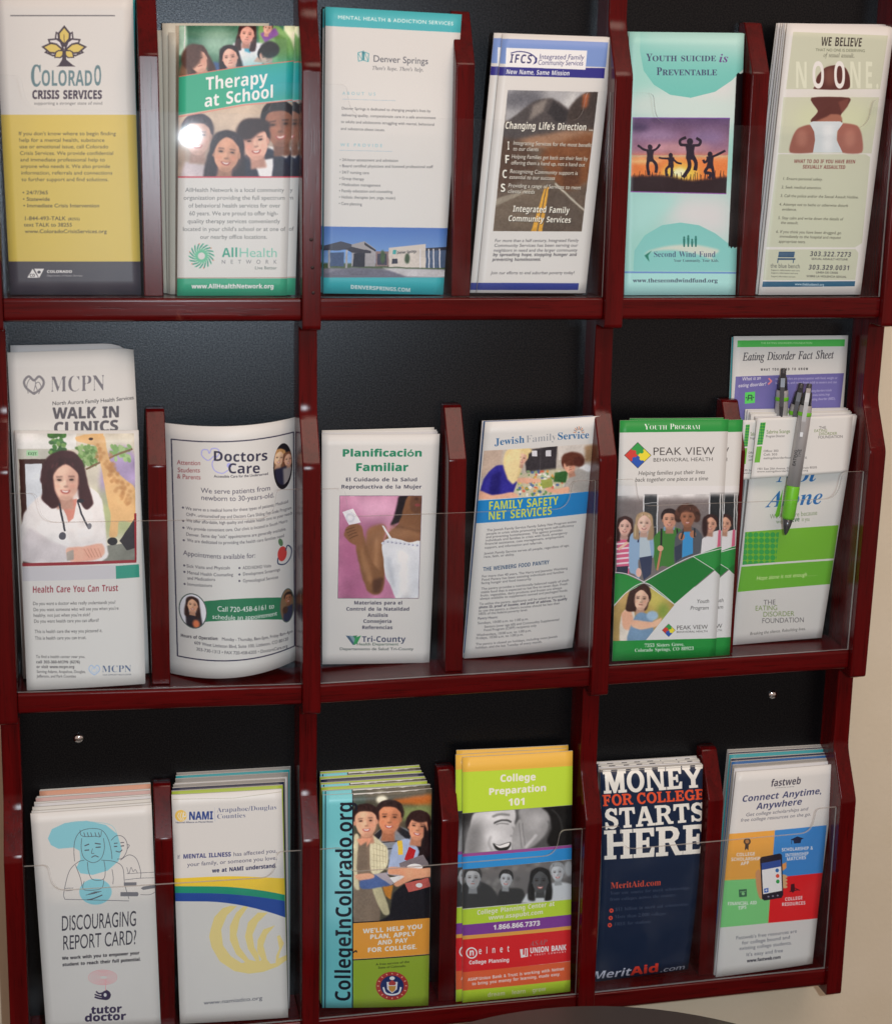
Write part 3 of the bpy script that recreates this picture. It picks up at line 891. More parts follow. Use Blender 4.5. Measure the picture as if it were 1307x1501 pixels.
def art_therapy():
    a = Art([(200, 118), (741, 120), (703, 1383), (190, 1385)], 200, crop=(200, 0, .3132))
    def top():
        a.R(195, 100, 760, 380, (52, 104, 82)); a.E(380, 200, 90, 70, (150, 185, 165), soft=28, al=.8)
        a.R(690, 110, 760, 300, (200, 212, 175), soft=3); a.R(195, 118, 235, 260, (160, 195, 175), soft=4); a.L([(228, 120), (222, 240)], 4, (225, 235, 220))
        a.P([(570, 120), (660, 120), (720, 180), (742, 290), (600, 300)], (112, 160, 92), soft=3); a.P([(640, 140), (700, 180), (720, 290), (660, 290)], (85, 130, 62), soft=4)
        a.P([(575, 155), (650, 130), (665, 160), (600, 200)], (120, 70, 150), soft=3)
        a.face(612, 130, 60, (225, 170, 150), (90, 60, 50), 10, 'short', False)
        a.P([(450, 200), (600, 200), (585, 320), (455, 330)], (205, 210, 222), soft=3)
        a.P([(500, 210), (535, 215), (530, 250), (505, 240)], (70, 160, 190), soft=2)
        a.face(515, 160, 100, (218, 158, 142), (58, 30, 32), 6, 'long', False)
        a.P([(545, 290), (570, 262), (640, 300)], (210, 150, 130), soft=2)
        a.face(605, 265, 90, (215, 155, 138), (32, 26, 30), -18, 'short', False)
        a.E(622, 232, 46, 40, (32, 28, 30), soft=3)
        a.P([(330, 340), (360, 290), (420, 300), (470, 330)], (60, 90, 140), soft=3)
        a.face(435, 270, 110, (226, 168, 150), (40, 26, 32), -8, 'long', False)
        a.P([(195, 360), (210, 300), (320, 330), (330, 370)], (120, 90, 70), soft=4)
        a.face(285, 280, 130, (228, 170, 148), (78, 50, 44), -20, 'long', False)
        a.E(255, 265, 45, 62, (82, 54, 46), rot=20, soft=4)
        a.noise(195, 100, 760, 380, 7, 3, 4)
    top()
    a.P([(185, 364), (470, 318), (780, 282), (780, 460), (500, 488), (185, 548)], (44, 160, 125), c2=None)
    a.P([(480, 316), (780, 282), (780, 462), (480, 492)], (30, 160, 172), soft=40, al=.85)
    a.L([(185, 362), (470, 316), (780, 281)], 4, (200, 110, 95))
    a.T('Therapy', 322, 424, 612, 60, (225, 225, 222), 'b', y1=392); a.T('at School', 315, 505, 642, 58, (225, 225, 222), 'b', y1=458)
    def bot():
        a.R(180, 480, 780, 832, (190, 172, 152)); a.R(180, 640, 780, 832, (150, 130, 120), soft=40, al=.6)
        a.P([(560, 832), (590, 700), (770, 690), (780, 832)], (38, 44, 66), soft=4)
        a.P([(610, 690), (735, 690), (700, 745)], (230, 228, 225), soft=3)
        a.face(668, 590, 215, (150, 100, 78), (38, 32, 36), -6, 'short', True, top=1.0)
        a.P([(205, 832), (225, 760), (330, 780), (340, 832)], (190, 180, 185), soft=5)
        a.face(285, 640, 190, (205, 165, 150), (60, 50, 60), 0, 'short')
        a.P([(460, 832), (480, 745), (560, 720), (700, 760), (720, 832)], (36, 36, 52), soft=4)
        a.P([(545, 760), (640, 745), (632, 832), (575, 832)], (232, 230, 230), soft=3)
        a.face(553, 665, 190, (224, 166, 145), (50, 32, 34), -8, 'short', side=-.1); a.E(520, 610, 60, 45, (50, 32, 34), rot=-30, soft=5)
        a.E(553, 590, 74, 34, (50, 32, 34), soft=4)
        a.P([(330, 832), (350, 760), (480, 770), (500, 832)], (60, 45, 62), soft=4)
        a.face(420, 720, 190, (205, 150, 122), (48, 36, 44), 6, 'long')
        a.noise(180, 480, 780, 832, 6, 3, 8)
    a.clipped(bot, [(180, 545), (500, 490), (780, 465), (780, 830), (180, 832)])
    a.P([(185, 549), (500, 491), (780, 464), (780, 469), (500, 497), (185, 555)], (205, 130, 115))
    a.R(180, 829, 780, 836, (190, 62, 78))
    y = 902
    G_ = (118, 122, 124)
    for t, x0, x1 in (('AllHealth Network is a local community', 228, 690), ('organization providing the full spectrum', 220, 694), ('of behavioral health services for over', 242, 673), ('60 years. We are proud to offer high-', 246, 663), ('quality therapy services conveniently', 238, 671), ("located in your child's school or at one of", 216, 695), ('our nearby office locations.', 296, 611)):
        a.T(t, x0, y, x1, 19, G_, 's'); y += 36.4
    for k in range(18):
        t = k * math.pi / 9
        for r0, r1, w, c in ((18, 36, 8, (90, 178, 140)), (38, 56, 7, (62, 150, 125))):
            a.L([(303 + math.cos(t) * r0, 1200 + math.sin(t) * r0), (303 + math.cos(t + .3) * r1, 1200 + math.sin(t + .3) * r1)], w, c)
        a.E(303 + math.cos(t + .35) * 58, 1200 + math.sin(t + .35) * 57, 3, 3, (200, 110, 80) if k % 3 == 0 else (110, 180, 150))
    a.T('All', 398, 1205, 474, 42, (50, 150, 125), 'b'); a.T('Health', 476, 1205, 660, 42, (110, 180, 160), 's')
    a.T('NETWORK', 396, 1236, 656, 18, (140, 142, 150), 's', sp=.9); a.T('Live Better', 552, 1262, 656, 14, (110, 140, 135))
    a.R(170, 1304, 760, 1400, (52, 158, 122)); a.L([(190, 1302), (742, 1300)], 3, (160, 120, 110))
    a.T('www.AllHealthNetwork.org', 257, 1350, 642, 20, (225, 232, 226), 'B')
    return a

def art_springs():
    a = Art([(118, 30), (755, 66), (668, 1378), (108, 1372)], 207, crop=(440, 0, .3133))
    a.slope = .05
    a.P([(100, 20), (770, 60), (760, 160), (100, 126)], (62, 172, 182))
    a.T('MENTAL HEALTH & ADDICTION SERVICES', 176, 92, 715, 18, (205, 228, 230), 'm', y1=122, sp=.06)
    TQ = (70, 160, 168)
    for sx, pts in ((0, [(270, 262), (290, 256), (290, 300), (272, 304)]), (1, [(300, 258), (320, 266), (318, 306), (298, 300)])):
        a.L(pts + [pts[0]], 4, TQ); a.L([pts[0], pts[2]], 3, TQ)
    a.L([(295, 252), (295, 300)], 5, (50, 120, 135)); a.E(295, 262, 6, 6, (50, 120, 135))
    a.T('Denver Springs', 340, 306, 598, 32, (66, 70, 84), 's', y1=318)
    a.T("There's hope. There's help.", 336, 346, 575, 18, (96, 100, 112), 'I', y1=354)
    a.T('ABOUT US', 197, 468, 352, 14, (128, 180, 192), 'm', sp=.35, y1=472); a.L([(197, 490), (445, 497)], 2, (150, 175, 190))
    G_ = (118, 120, 130)
    for t, x0, x1, y in (("Denver Springs is dedicated to changing people's lives by", 193, 608, 540), ('delivering quality, compassionate care in a safe environment', 192, 632, 572), ('to adults and adolescents struggling with mental, behavioral', 190, 626, 604), ('and substance abuse issues.', 189, 396, 637)):
        a.T(t, x0, y, x1, 13, G_, 's', y1=y + (x1 - x0) * .03)
    a.T('WE PROVIDE', 187, 714, 383, 14, (128, 180, 192), 'm', sp=.35, y1=718); a.L([(183, 733), (430, 738)], 2, (150, 175, 190))
    y = 783
    for t, x1 in (('\u2022 24-hour assessment and admission', 458), ('\u2022 Board certified physicians and licensed professional staff', 618), ('\u2022 24/7 nursing care', 322), ('\u2022 Group therapy', 298), ('\u2022 Medication management', 375), ('\u2022 Family education and counseling', 430), ('\u2022 Holistic therapies (art, yoga, music)', 444), ('\u2022 Care planning', 288)):
        a.T(t, 184 - (y - 783) * .02, y, x1, 13, G_, 's', y1=y + 4); y += 28.6
    a.P([(100, 1080), (700, 1088), (690, 1310), (100, 1310)], (66, 110, 185), c2=(140, 180, 220))
    a.R(100, 1255, 700, 1310, (120, 120, 135)); a.P([(100, 1240), (700, 1250), (700, 1270), (100, 1262)], (70, 90, 62), soft=2)
    a.P([(110, 1165), (190, 1146), (262, 1165), (240, 1184), (110, 1186)], (58, 62, 78)); a.P([(240, 1160), (300, 1146), (352, 1180), (350, 1256), (240, 1256)], (150, 148, 152))
    a.P([(250, 1200), (302, 1190), (302, 1258), (245, 1258)], (30, 34, 52)); a.P([(210, 1180), (240, 1170), (330, 1190), (330, 1200), (240, 1196)], (48, 48, 62))
    for x in (130, 212): a.R(x, 1184, x + 9, 1262, (150, 150, 155))
    a.R(140, 1195, 205, 1255, (55, 80, 120)); a.P([(300, 1150), (356, 1186), (350, 1192), (300, 1162)], (40, 42, 55))
    a.R(352, 1190, 414, 1256, (130, 110, 110)); a.R(360, 1200, 405, 1250, (60, 60, 80))
    a.P([(414, 1175), (586, 1158), (586, 1262), (414, 1258)], (195, 188, 180)); a.T('Denver Springs', 452, 1202, 542, 12, (70, 80, 92), 'b', y1=1196); a.R(432, 1184, 448, 1202, (60, 160, 160))
    a.R(428, 1222, 455, 1245, (50, 55, 72)); a.E(500, 1222, 12, 22, (62, 84, 62), soft=3); a.E(386, 1215, 11, 30, (60, 88, 58), soft=3)
    a.P([(586, 1180), (700, 1175), (700, 1262), (586, 1262)], (70, 90, 120)); a.P([(586, 1176), (700, 1170), (700, 1184), (586, 1188)], (40, 44, 60))
    for x in (560, 600, 622, 650): a.L([(x, 1180), (x + 2, 1262)], 5, (205, 205, 210))
    a.P([(110, 1290), (240, 1262), (400, 1275), (480, 1306), (110, 1306)], (100, 102, 118), soft=2); a.P([(380, 1262), (690, 1272), (690, 1305), (500, 1300)], (178, 178, 182), soft=3)
    a.noise(110, 1180, 690, 1300, 8, 2, 3)
    a.P([(95, 1304), (690, 1304), (690, 1390), (95, 1390)], (52, 168, 178)); a.T('DENVERSPRINGS.COM', 235, 1352, 516, 16, (210, 232, 234), 'B')
    return a

def art_ifcs():
    a = Art([(222, 95), (762, 115), (627, 1366), (95, 1364)], 207, crop=(670, 20, .2998), warm=(.99, .98, 1.01))
    a.slope = .03
    BL_ = (48, 50, 140)
    a.P([(216, 120), (738, 138), (726, 258), (208, 240)], (112, 140, 205)); a.P([(204, 256), (722, 262), (718, 312), (200, 298)], (44, 42, 135))
    a.P([(240, 164), (634, 178), (626, 270), (236, 256)], (222, 222, 232))
    a.T('IFCS', 254, 236, 362, 42, (50, 46, 105), 'bi', sp=.06, y1=240)
    a.S([(262, 190), (300, 182), (350, 190), (382, 214), (380, 240)], 5, (46, 44, 120)); a.P([(368, 196), (390, 214), (388, 236), (368, 246), (380, 228), (378, 212)], (46, 44, 120))
    a.T('Integrated Family', 398, 218, 618, 24, (64, 62, 120), 'i', y1=222); a.T('Community Services', 392, 246, 614, 24, (64, 62, 120), 'i', y1=250)
    a.T('New Name, Same Mission', 238, 290, 547, 22, (215, 220, 240), 'bi', y1=298)
    pic = [(247, 368), (688, 378), (608, 1060), (175, 1058)]
    def draw():
        a.P(pic, (95, 80, 70)); a.P([(240, 360), (700, 370), (690, 520), (230, 520)], (150, 150, 158), soft=6); a.P([(230, 370), (420, 360), (400, 470), (230, 450)], (92, 92, 102), soft=22)
        a.P([(560, 370), (600, 372), (560, 470), (500, 450)], (185, 185, 190), soft=16)
        a.P([(225, 540), (300, 480), (370, 425), (435, 408), (470, 412), (548, 470), (600, 620), (220, 640)], (72, 66, 68), soft=4)
        a.P([(370, 440), (440, 410), (420, 470), (350, 520)], (120, 112, 110), soft=6); a.P([(470, 420), (545, 474), (520, 560), (440, 480)], (46, 42, 46), soft=6)
        a.P([(540, 470), (610, 390), (700, 370), (690, 620), (560, 620)], (62, 52, 50), soft=5); a.P([(615, 390), (645, 385), (635, 450), (612, 460)], (175, 92, 52), soft=7)
        a.P([(300, 610), (560, 560), (680, 570), (670, 640), (300, 650)], (150, 112, 88), soft=10); a.P([(420, 660), (670, 580), (650, 800), (520, 850), (430, 760)], (120, 70, 36), soft=14)
        a.P([(215, 600), (330, 620), (400, 760), (200, 860)], (78, 54, 40), soft=12); a.P([(500, 690), (600, 700), (600, 830), (520, 850)], (90, 52, 30), soft=10)
        a.P([(440, 812), (475, 812), (625, 970), (605, 1065), (170, 1065), (190, 930)], (104, 90, 78), soft=3); a.P([(430, 840), (470, 830), (620, 960), (605, 1062), (400, 1062)], (84, 72, 64), soft=10)
        a.P([(180, 900), (420, 830), (350, 860), (188, 935)], (140, 130, 118), soft=3); a.P([(480, 820), (620, 950), (622, 962), (476, 828)], (190, 185, 175), soft=2)
        a.P([(428, 840), (436, 840), (386, 1062), (360, 1062)], (205, 150, 52), soft=1.5); a.P([(440, 840), (448, 840), (414, 1062), (392, 1062)], (205, 150, 52), soft=1.5)
        a.noise(170, 360, 700, 1065, 9, 2.5, 6)
    a.clipped(draw, pic)
    W_ = (226, 222, 216)
    def sh(t, x0, y, x1, h, f='bi', d=2.5, **k):
        a.T(t, x0 + d, y + d + 1, x1 + d, h, (40, 34, 32), f, al=.8, **k); a.T(t, x0, y, x1, h, W_, f, **k)
    sh("Changing Life's Direction ...", 232, 556, 664, 34, y1=566)
    for c_, x, y in (('I', 245, 658), ('F', 231, 724), ('C', 219, 796), ('S', 211, 864)): sh(c_, x, y, x + (10 if c_ == 'I' else 25), 40, 'b')
    for t, x0, x1, y in (('Integrating Services for the most benefit', 272, 655, 634), ('to our clients', 272, 396, 662), ('Helping Families get back on their feet by', 264, 637, 700), ('offering them a hand up, not a hand out', 262, 623, 730), ('Recognizing Community support is', 256, 588, 772), ('essential to our success', 253, 476, 800), ('Providing a range of Services to meet', 248, 603, 842), ("clients' needs", 246, 378, 870)):
        sh(t, x0, y, x1, 19, 'i', 1.5)
    sh('Integrated Family', 270, 962, 546, 30); sh('Community Services', 247, 1008, 554, 28)
    G_ = (92, 92, 108)
    for t, x0, x1, y, f in (('For more than a half century, Integrated Family', 182, 592, 1112, 'i'), ('Community Services has been serving our', 179, 588, 1136, 'i'), ('neighbors in need and the larger community', 176, 586, 1160, 'i'), ('by spreading hope, stopping hunger and', 173, 583, 1182, 'bi'), ('preventing homelessness.', 170, 408, 1206, 'bi'), ('Join our efforts to end suburban poverty today!', 164, 572, 1272, 'i')):
        a.T(t, x0, y, x1, 15, G_, f, y1=y - 1)
    a.P([(98, 1314), (594, 1316), (590, 1350), (94, 1350)], (52, 66, 150))
    return a

def art_wind():
    a = Art([(140, 88), (703, 97), (658, 1388), (115, 1390)], 205, crop=(880, 20, .2996), warm=(.95, 1, .99))
    TQ = (126, 198, 190)
    a.P([(100, 80), (720, 80), (700, 1400), (100, 1400)], (140, 203, 192))
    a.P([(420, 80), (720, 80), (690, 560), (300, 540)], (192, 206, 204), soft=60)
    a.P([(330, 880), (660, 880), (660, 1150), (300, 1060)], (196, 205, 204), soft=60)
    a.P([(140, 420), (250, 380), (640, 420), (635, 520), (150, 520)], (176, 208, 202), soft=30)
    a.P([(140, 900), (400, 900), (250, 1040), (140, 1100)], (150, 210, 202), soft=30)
    def bl():
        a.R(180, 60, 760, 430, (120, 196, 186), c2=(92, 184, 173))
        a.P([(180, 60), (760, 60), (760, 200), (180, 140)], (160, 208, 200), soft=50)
    a.clipped(bl, [(195, 80), (715, 80), (700, 270), (640, 330), (560, 385), (440, 415), (340, 400), (260, 350), (210, 280), (192, 180)])
    N_ = (58, 62, 100)
    a.T('Y', 224, 232, 252, 36, N_, 'R'); a.T('OUTH SUICIDE', 252, 233, 565, 27, N_, 'R'); a.T('is', 580, 238, 626, 40, (96, 60, 130), 'BI')
    a.T('P', 273, 302, 300, 38, N_, 'R'); a.T('REVENTABLE', 301, 303, 570, 28, N_, 'R')
    pic = [(156, 516), (632, 518), (614, 888), (146, 878)]
    def draw():
        a.P([(100, 500), (700, 500), (700, 700), (100, 700)], (72, 62, 100), c2=(150, 112, 130)); a.P([(100, 700), (700, 700), (700, 900), (100, 900)], (205, 122, 72), c2=(230, 120, 40), soft=16)
        a.E(260, 600, 120, 26, (140, 125, 160), soft=18, al=.8); a.E(520, 610, 90, 34, (118, 104, 142), soft=20); a.E(380, 660, 160, 20, (190, 150, 150), soft=14, al=.7); a.E(180, 560, 60, 20, (60, 52, 84), soft=14)
        a.E(210, 730, 90, 10, (240, 180, 120), soft=8); a.E(390, 790, 90, 50, (250, 190, 70), soft=20); a.E(385, 785, 34, 22, (255, 245, 180), soft=8)
        a.P([(100, 815), (300, 800), (450, 825), (700, 800), (700, 910), (100, 910)], (38, 24, 32), soft=6)
        rg = random.Random(4)
        for k in range(46):
            x = 150 + k * 10.4; a.L([(x, 840), (x + rg.uniform(-8, 12), 800 - rg.uniform(0, 26))], 2.5, (36, 22, 30))
        S_ = (34, 26, 44)
        def fig(x, y, s_, arms, legs):
            a.E(x, y, 12 * s_, 14 * s_, S_); a.P([(x - 18 * s_, y + 14 * s_), (x, y + 10 * s_), (x + 18 * s_, y + 14 * s_), (x + 15 * s_, y + 40 * s_), (x + 16 * s_, y + 70 * s_), (x - 15 * s_, y + 70 * s_), (x - 14 * s_, y + 40 * s_)], S_, soft=1)
            for q in arms + legs: a.S([(x + u * s_, y + v * s_) for u, v in q], (11 if q in arms else 15) * s_, S_, n=4)
        fig(242, 660, 1.0, [[(-10, 18), (-36, 8), (-60, -8)], [(10, 18), (30, 8), (48, -14)]], [[(-6, 60), (-14, 90), (-6, 135)], [(8, 60), (30, 88), (28, 125)]])
        fig(343, 700, .85, [[(-10, 18), (-34, 18), (-68, 14)], [(10, 20), (36, 42), (62, 50)]], [[(-6, 60), (-26, 80), (-24, 120)], [(8, 60), (6, 90), (2, 125)]])
        fig(437, 632, 1.25, [[(-10, 14), (-36, 12), (-38, -6), (-16, -16)], [(12, 14), (34, 14), (42, -2), (26, -14)]], [[(-8, 58), (-2, 100), (-26, 140)], [(10, 58), (24, 84), (20, 112)]])
        fig(535, 695, 1.0, [[(-8, 18), (-26, 42), (-34, 28)], [(10, 12), (36, 2), (74, -18)]], [[(-6, 60), (-24, 90), (4, 96), (-6, 118)], [(10, 60), (16, 90), (14, 120)]])
        a.noise(140, 510, 640, 890, 5, 2.5, 3)
    a.clipped(draw, pic)
    a.L([(156, 514), (632, 516)], 5, (110, 80, 160)); a.L([(146, 880), (614, 890)], 5, (130, 80, 160))
    a.clipped(lambda: a.R(140, 1000, 720, 1280, (112, 192, 184), c2=(120, 196, 190)), [(160, 1250), (165, 1170), (215, 1095), (300, 1045), (390, 1032), (480, 1045), (560, 1085), (630, 1140), (690, 1180), (690, 1270), (160, 1270)])
    a.P([(215, 1190), (240, 1170), (330, 1148), (450, 1140), (580, 1168), (540, 1200), (560, 1220), (480, 1190), (360, 1168), (260, 1172)], (186, 205, 190), soft=4); a.P([(214, 1195), (250, 1170), (232, 1195), (238, 1226)], (30, 120, 100), soft=1)
    for x, h_ in ((408, 46), (428, 52), (447, 34), (465, 48)): a.E(x, 1152 - h_, 5, 6, (40, 120, 110)); a.P([(x - 6, 1158 - h_), (x + 6, 1158 - h_), (x + 4, 1152), (x - 4, 1152)], (40, 120, 110))
    a.T('Second Wind Fund', 258, 1202, 562, 28, (52, 66, 110), 'r'); a.T('Your Community. Your Kids.', 358, 1226, 578, 14, (88, 110, 140), 'r')
    a.L([(110, 1277), (670, 1280)], 8, (96, 140, 200)); a.R(100, 1284, 700, 1400, (150, 214, 208)); a.T('www.thesecondwindfund.org', 157, 1327, 572, 20, (60, 66, 110), 'R')
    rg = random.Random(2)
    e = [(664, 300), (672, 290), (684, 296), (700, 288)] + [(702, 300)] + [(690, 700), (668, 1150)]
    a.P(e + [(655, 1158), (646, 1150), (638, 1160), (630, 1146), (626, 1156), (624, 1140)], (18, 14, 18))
    return a

def art_believe():
    a = Art([(235, 107), (735, 128), (577, 1378), (100, 1380)], 205, crop=(1080, 0, .3131), warm=(1, .99, .985))
    GR = (184, 188, 166)
    a.slope = .02
    a.P([(262, 148), (706, 166), (668, 420), (228, 420)], GR); a.P([(216, 458), (664, 458), (628, 722), (190, 720)], GR)
    a.P([(190, 726), (600, 726), (622, 740), (584, 1140), (550, 1160), (136, 1158)], GR); a.P([(134, 1170), (552, 1168), (567, 1185), (552, 1310), (120, 1312)], GR)
    a.E(450, 560, 200, 90, (188, 196, 158), soft=40, al=.7)
    a.T('WE BELIEVE', 389, 214, 580, 42, (56, 48, 46), 'bi', y1=219)
    a.T('THAT NO ONE IS DESERVING', 365, 240, 596, 13, (150, 158, 124)); a.T('of sexual assault.', 402, 268, 546, 20, (96, 96, 78), 'I')
    a.P([(362, 405), (372, 360), (410, 318), (460, 306), (505, 320), (524, 365), (515, 420), (362, 420)], (86, 44, 40), soft=1.5); a.E(430, 360, 24, 44, (130, 84, 70), soft=10, al=.6)
    W_ = (212, 210, 206)
    for ch, x0, x1 in (('N', 268, 330), ('O', 346, 408), ('O', 447, 506), ('N', 520, 582), ('E', 594, 634), ('.', 646, 664)): a.T(ch, x0, 414, x1, 126, (202, 206, 184) if ch not in 'O' else W_, 'b', y1=416)
    a.P([(345, 460), (520, 460), (516, 495), (488, 532), (478, 556), (484, 578), (344, 574), (365, 540), (374, 520)], (88, 46, 42), soft=1.5); a.P([(470, 480), (520, 462), (514, 500), (488, 532)], (112, 62, 54), soft=3)
    a.P([(372, 552), (400, 540), (476, 540), (482, 576), (352, 580)], (150, 96, 78), soft=2); a.P([(344, 578), (372, 545), (410, 510), (440, 500), (430, 540), (392, 560)], (86, 44, 40), soft=3)
    a.P([(246, 718), (256, 650), (282, 606), (340, 588), (366, 640), (360, 690), (352, 718)], (140, 84, 72), soft=2)
    a.P([(470, 600), (490, 580), (560, 592), (582, 640), (582, 718), (490, 718), (464, 660)], (150, 92, 80), soft=2); a.E(300, 650, 26, 40, (168, 112, 96), soft=10, al=.7); a.E(525, 650, 26, 40, (176, 118, 102), soft=10, al=.7)
    a.P([(336, 580), (352, 572), (480, 572), (492, 582), (464, 620), (462, 660), (482, 700), (490, 718), (352, 718), (362, 660), (358, 620)], (186, 196, 200)); a.P([(400, 590), (450, 590), (440, 715), (400, 715)], (206, 212, 214), soft=12)
    RD = (160, 62, 58)
    a.T('WHAT TO DO IF YOU HAVE BEEN', 263, 767, 550, 17, RD, 'bi', y1=769); a.T('SEXUALLY ASSAULTED', 303, 793, 503, 17, RD, 'bi', y1=795)
    G_ = (112, 116, 94)
    for t, x0, x1, y in (('1. Ensure personal safety.', 210, 397, 846), ('2. Seek medical attention.', 205, 392, 886), ('3. Call the police and/or the Sexual Assault Hotline.', 200, 566, 926), ('4. Attempt not to bathe or otherwise disturb', 195, 516, 966), ('evidence.', 208, 276, 989), ('5. Stay calm and write down the details of', 189, 492, 1029), ('the assault.', 202, 284, 1051), ('6. If you think you have been drugged, go', 180, 484, 1093), ('immediately to the hospital and request', 196, 482, 1115), ('appropriate tests.', 192, 318, 1138)):
        a.T(t, x0, y, x1, 13, G_, 'i')
    BB = (42, 78, 110)
    a.P([(194, 1180), (268, 1180), (264, 1206), (190, 1206)], BB); a.R(188, 1210, 270, 1218, BB)
    for x in (190, 262): a.L([(x, 1215), (x - 2, 1232)], 4, BB)
    for y in (1187, 1195): a.L([(192, y), (268, y)], 1.5, (100, 130, 150))
    a.T('the blue bench', 155, 1254, 292, 20, (86, 92, 92), 't'); 
    for y, x1 in ((1268, 290), (1281, 282), (1297, 270)): a.T('Support, information and care', 158, y, x1, 7, (110, 116, 104))
    a.T('303.322.7273', 337, 1200, 530, 22, (70, 74, 92), 'bi', sp=.08); a.T('SEXUAL ASSAULT HOTLINE', 345, 1217, 516, 9, (100, 104, 100), 'm')
    a.T('303.329.0031', 330, 1262, 524, 22, (70, 74, 92), 'bi', sp=.08); a.T('LINEA DE CRISIS', 366, 1280, 470, 9, (100, 104, 100), 'm'); a.T('SOBRE LA VIOLENCIA SEXUAL', 322, 1297, 510, 9, (100, 104, 100), 'm')
    a.P([(120, 1318), (552, 1316), (549, 1340), (117, 1343)], (44, 94, 125)); a.T('www.thebluebench.org', 268, 1335, 404, 12, (190, 210, 220), 'm')
    return a

def heart(a, cx, cy, s, c, w=5):
    a.S([(cx, cy + .9 * s), (cx - .75 * s, cy + .3 * s), (cx - .95 * s, -.35 * s + cy), (cx - .5 * s, cy - .85 * s), (cx, cy - .45 * s), (cx + .5 * s, cy - .85 * s), (cx + .95 * s, cy - .35 * s), (cx + .75 * s, cy + .3 * s), (cx, cy + .9 * s)], w, c)
def art_walkin():
    a = Art([(28, 98), (525, 80), (590, 1430), (95, 1445)], 200, crop=(0, 480, .3733), warm=(1, .99, .965))
    G_ = (122, 120, 122)
    heart(a, 132, 226, 40, G_, 9)
    a.S([(110, 260), (105, 225), (120, 200), (138, 215), (132, 250)], 3, G_); a.S([(150, 262), (160, 235), (150, 215), (138, 225), (145, 250), (130, 255)], 3, G_)
    a.T('MCPN', 194, 254, 412, 62, (112, 110, 114), 'r', y1=248)
    a.T('North Aurora Family Health Services', 203, 307, 526, 15, (112, 112, 116), 'm', y1=288)
    a.T('WALK IN', 205, 361, 470, 44, (88, 86, 90), 'B', y1=356); a.T('CLINICS', 208, 420, 464, 44, (88, 86, 90), 'B', y1=412)
    return a
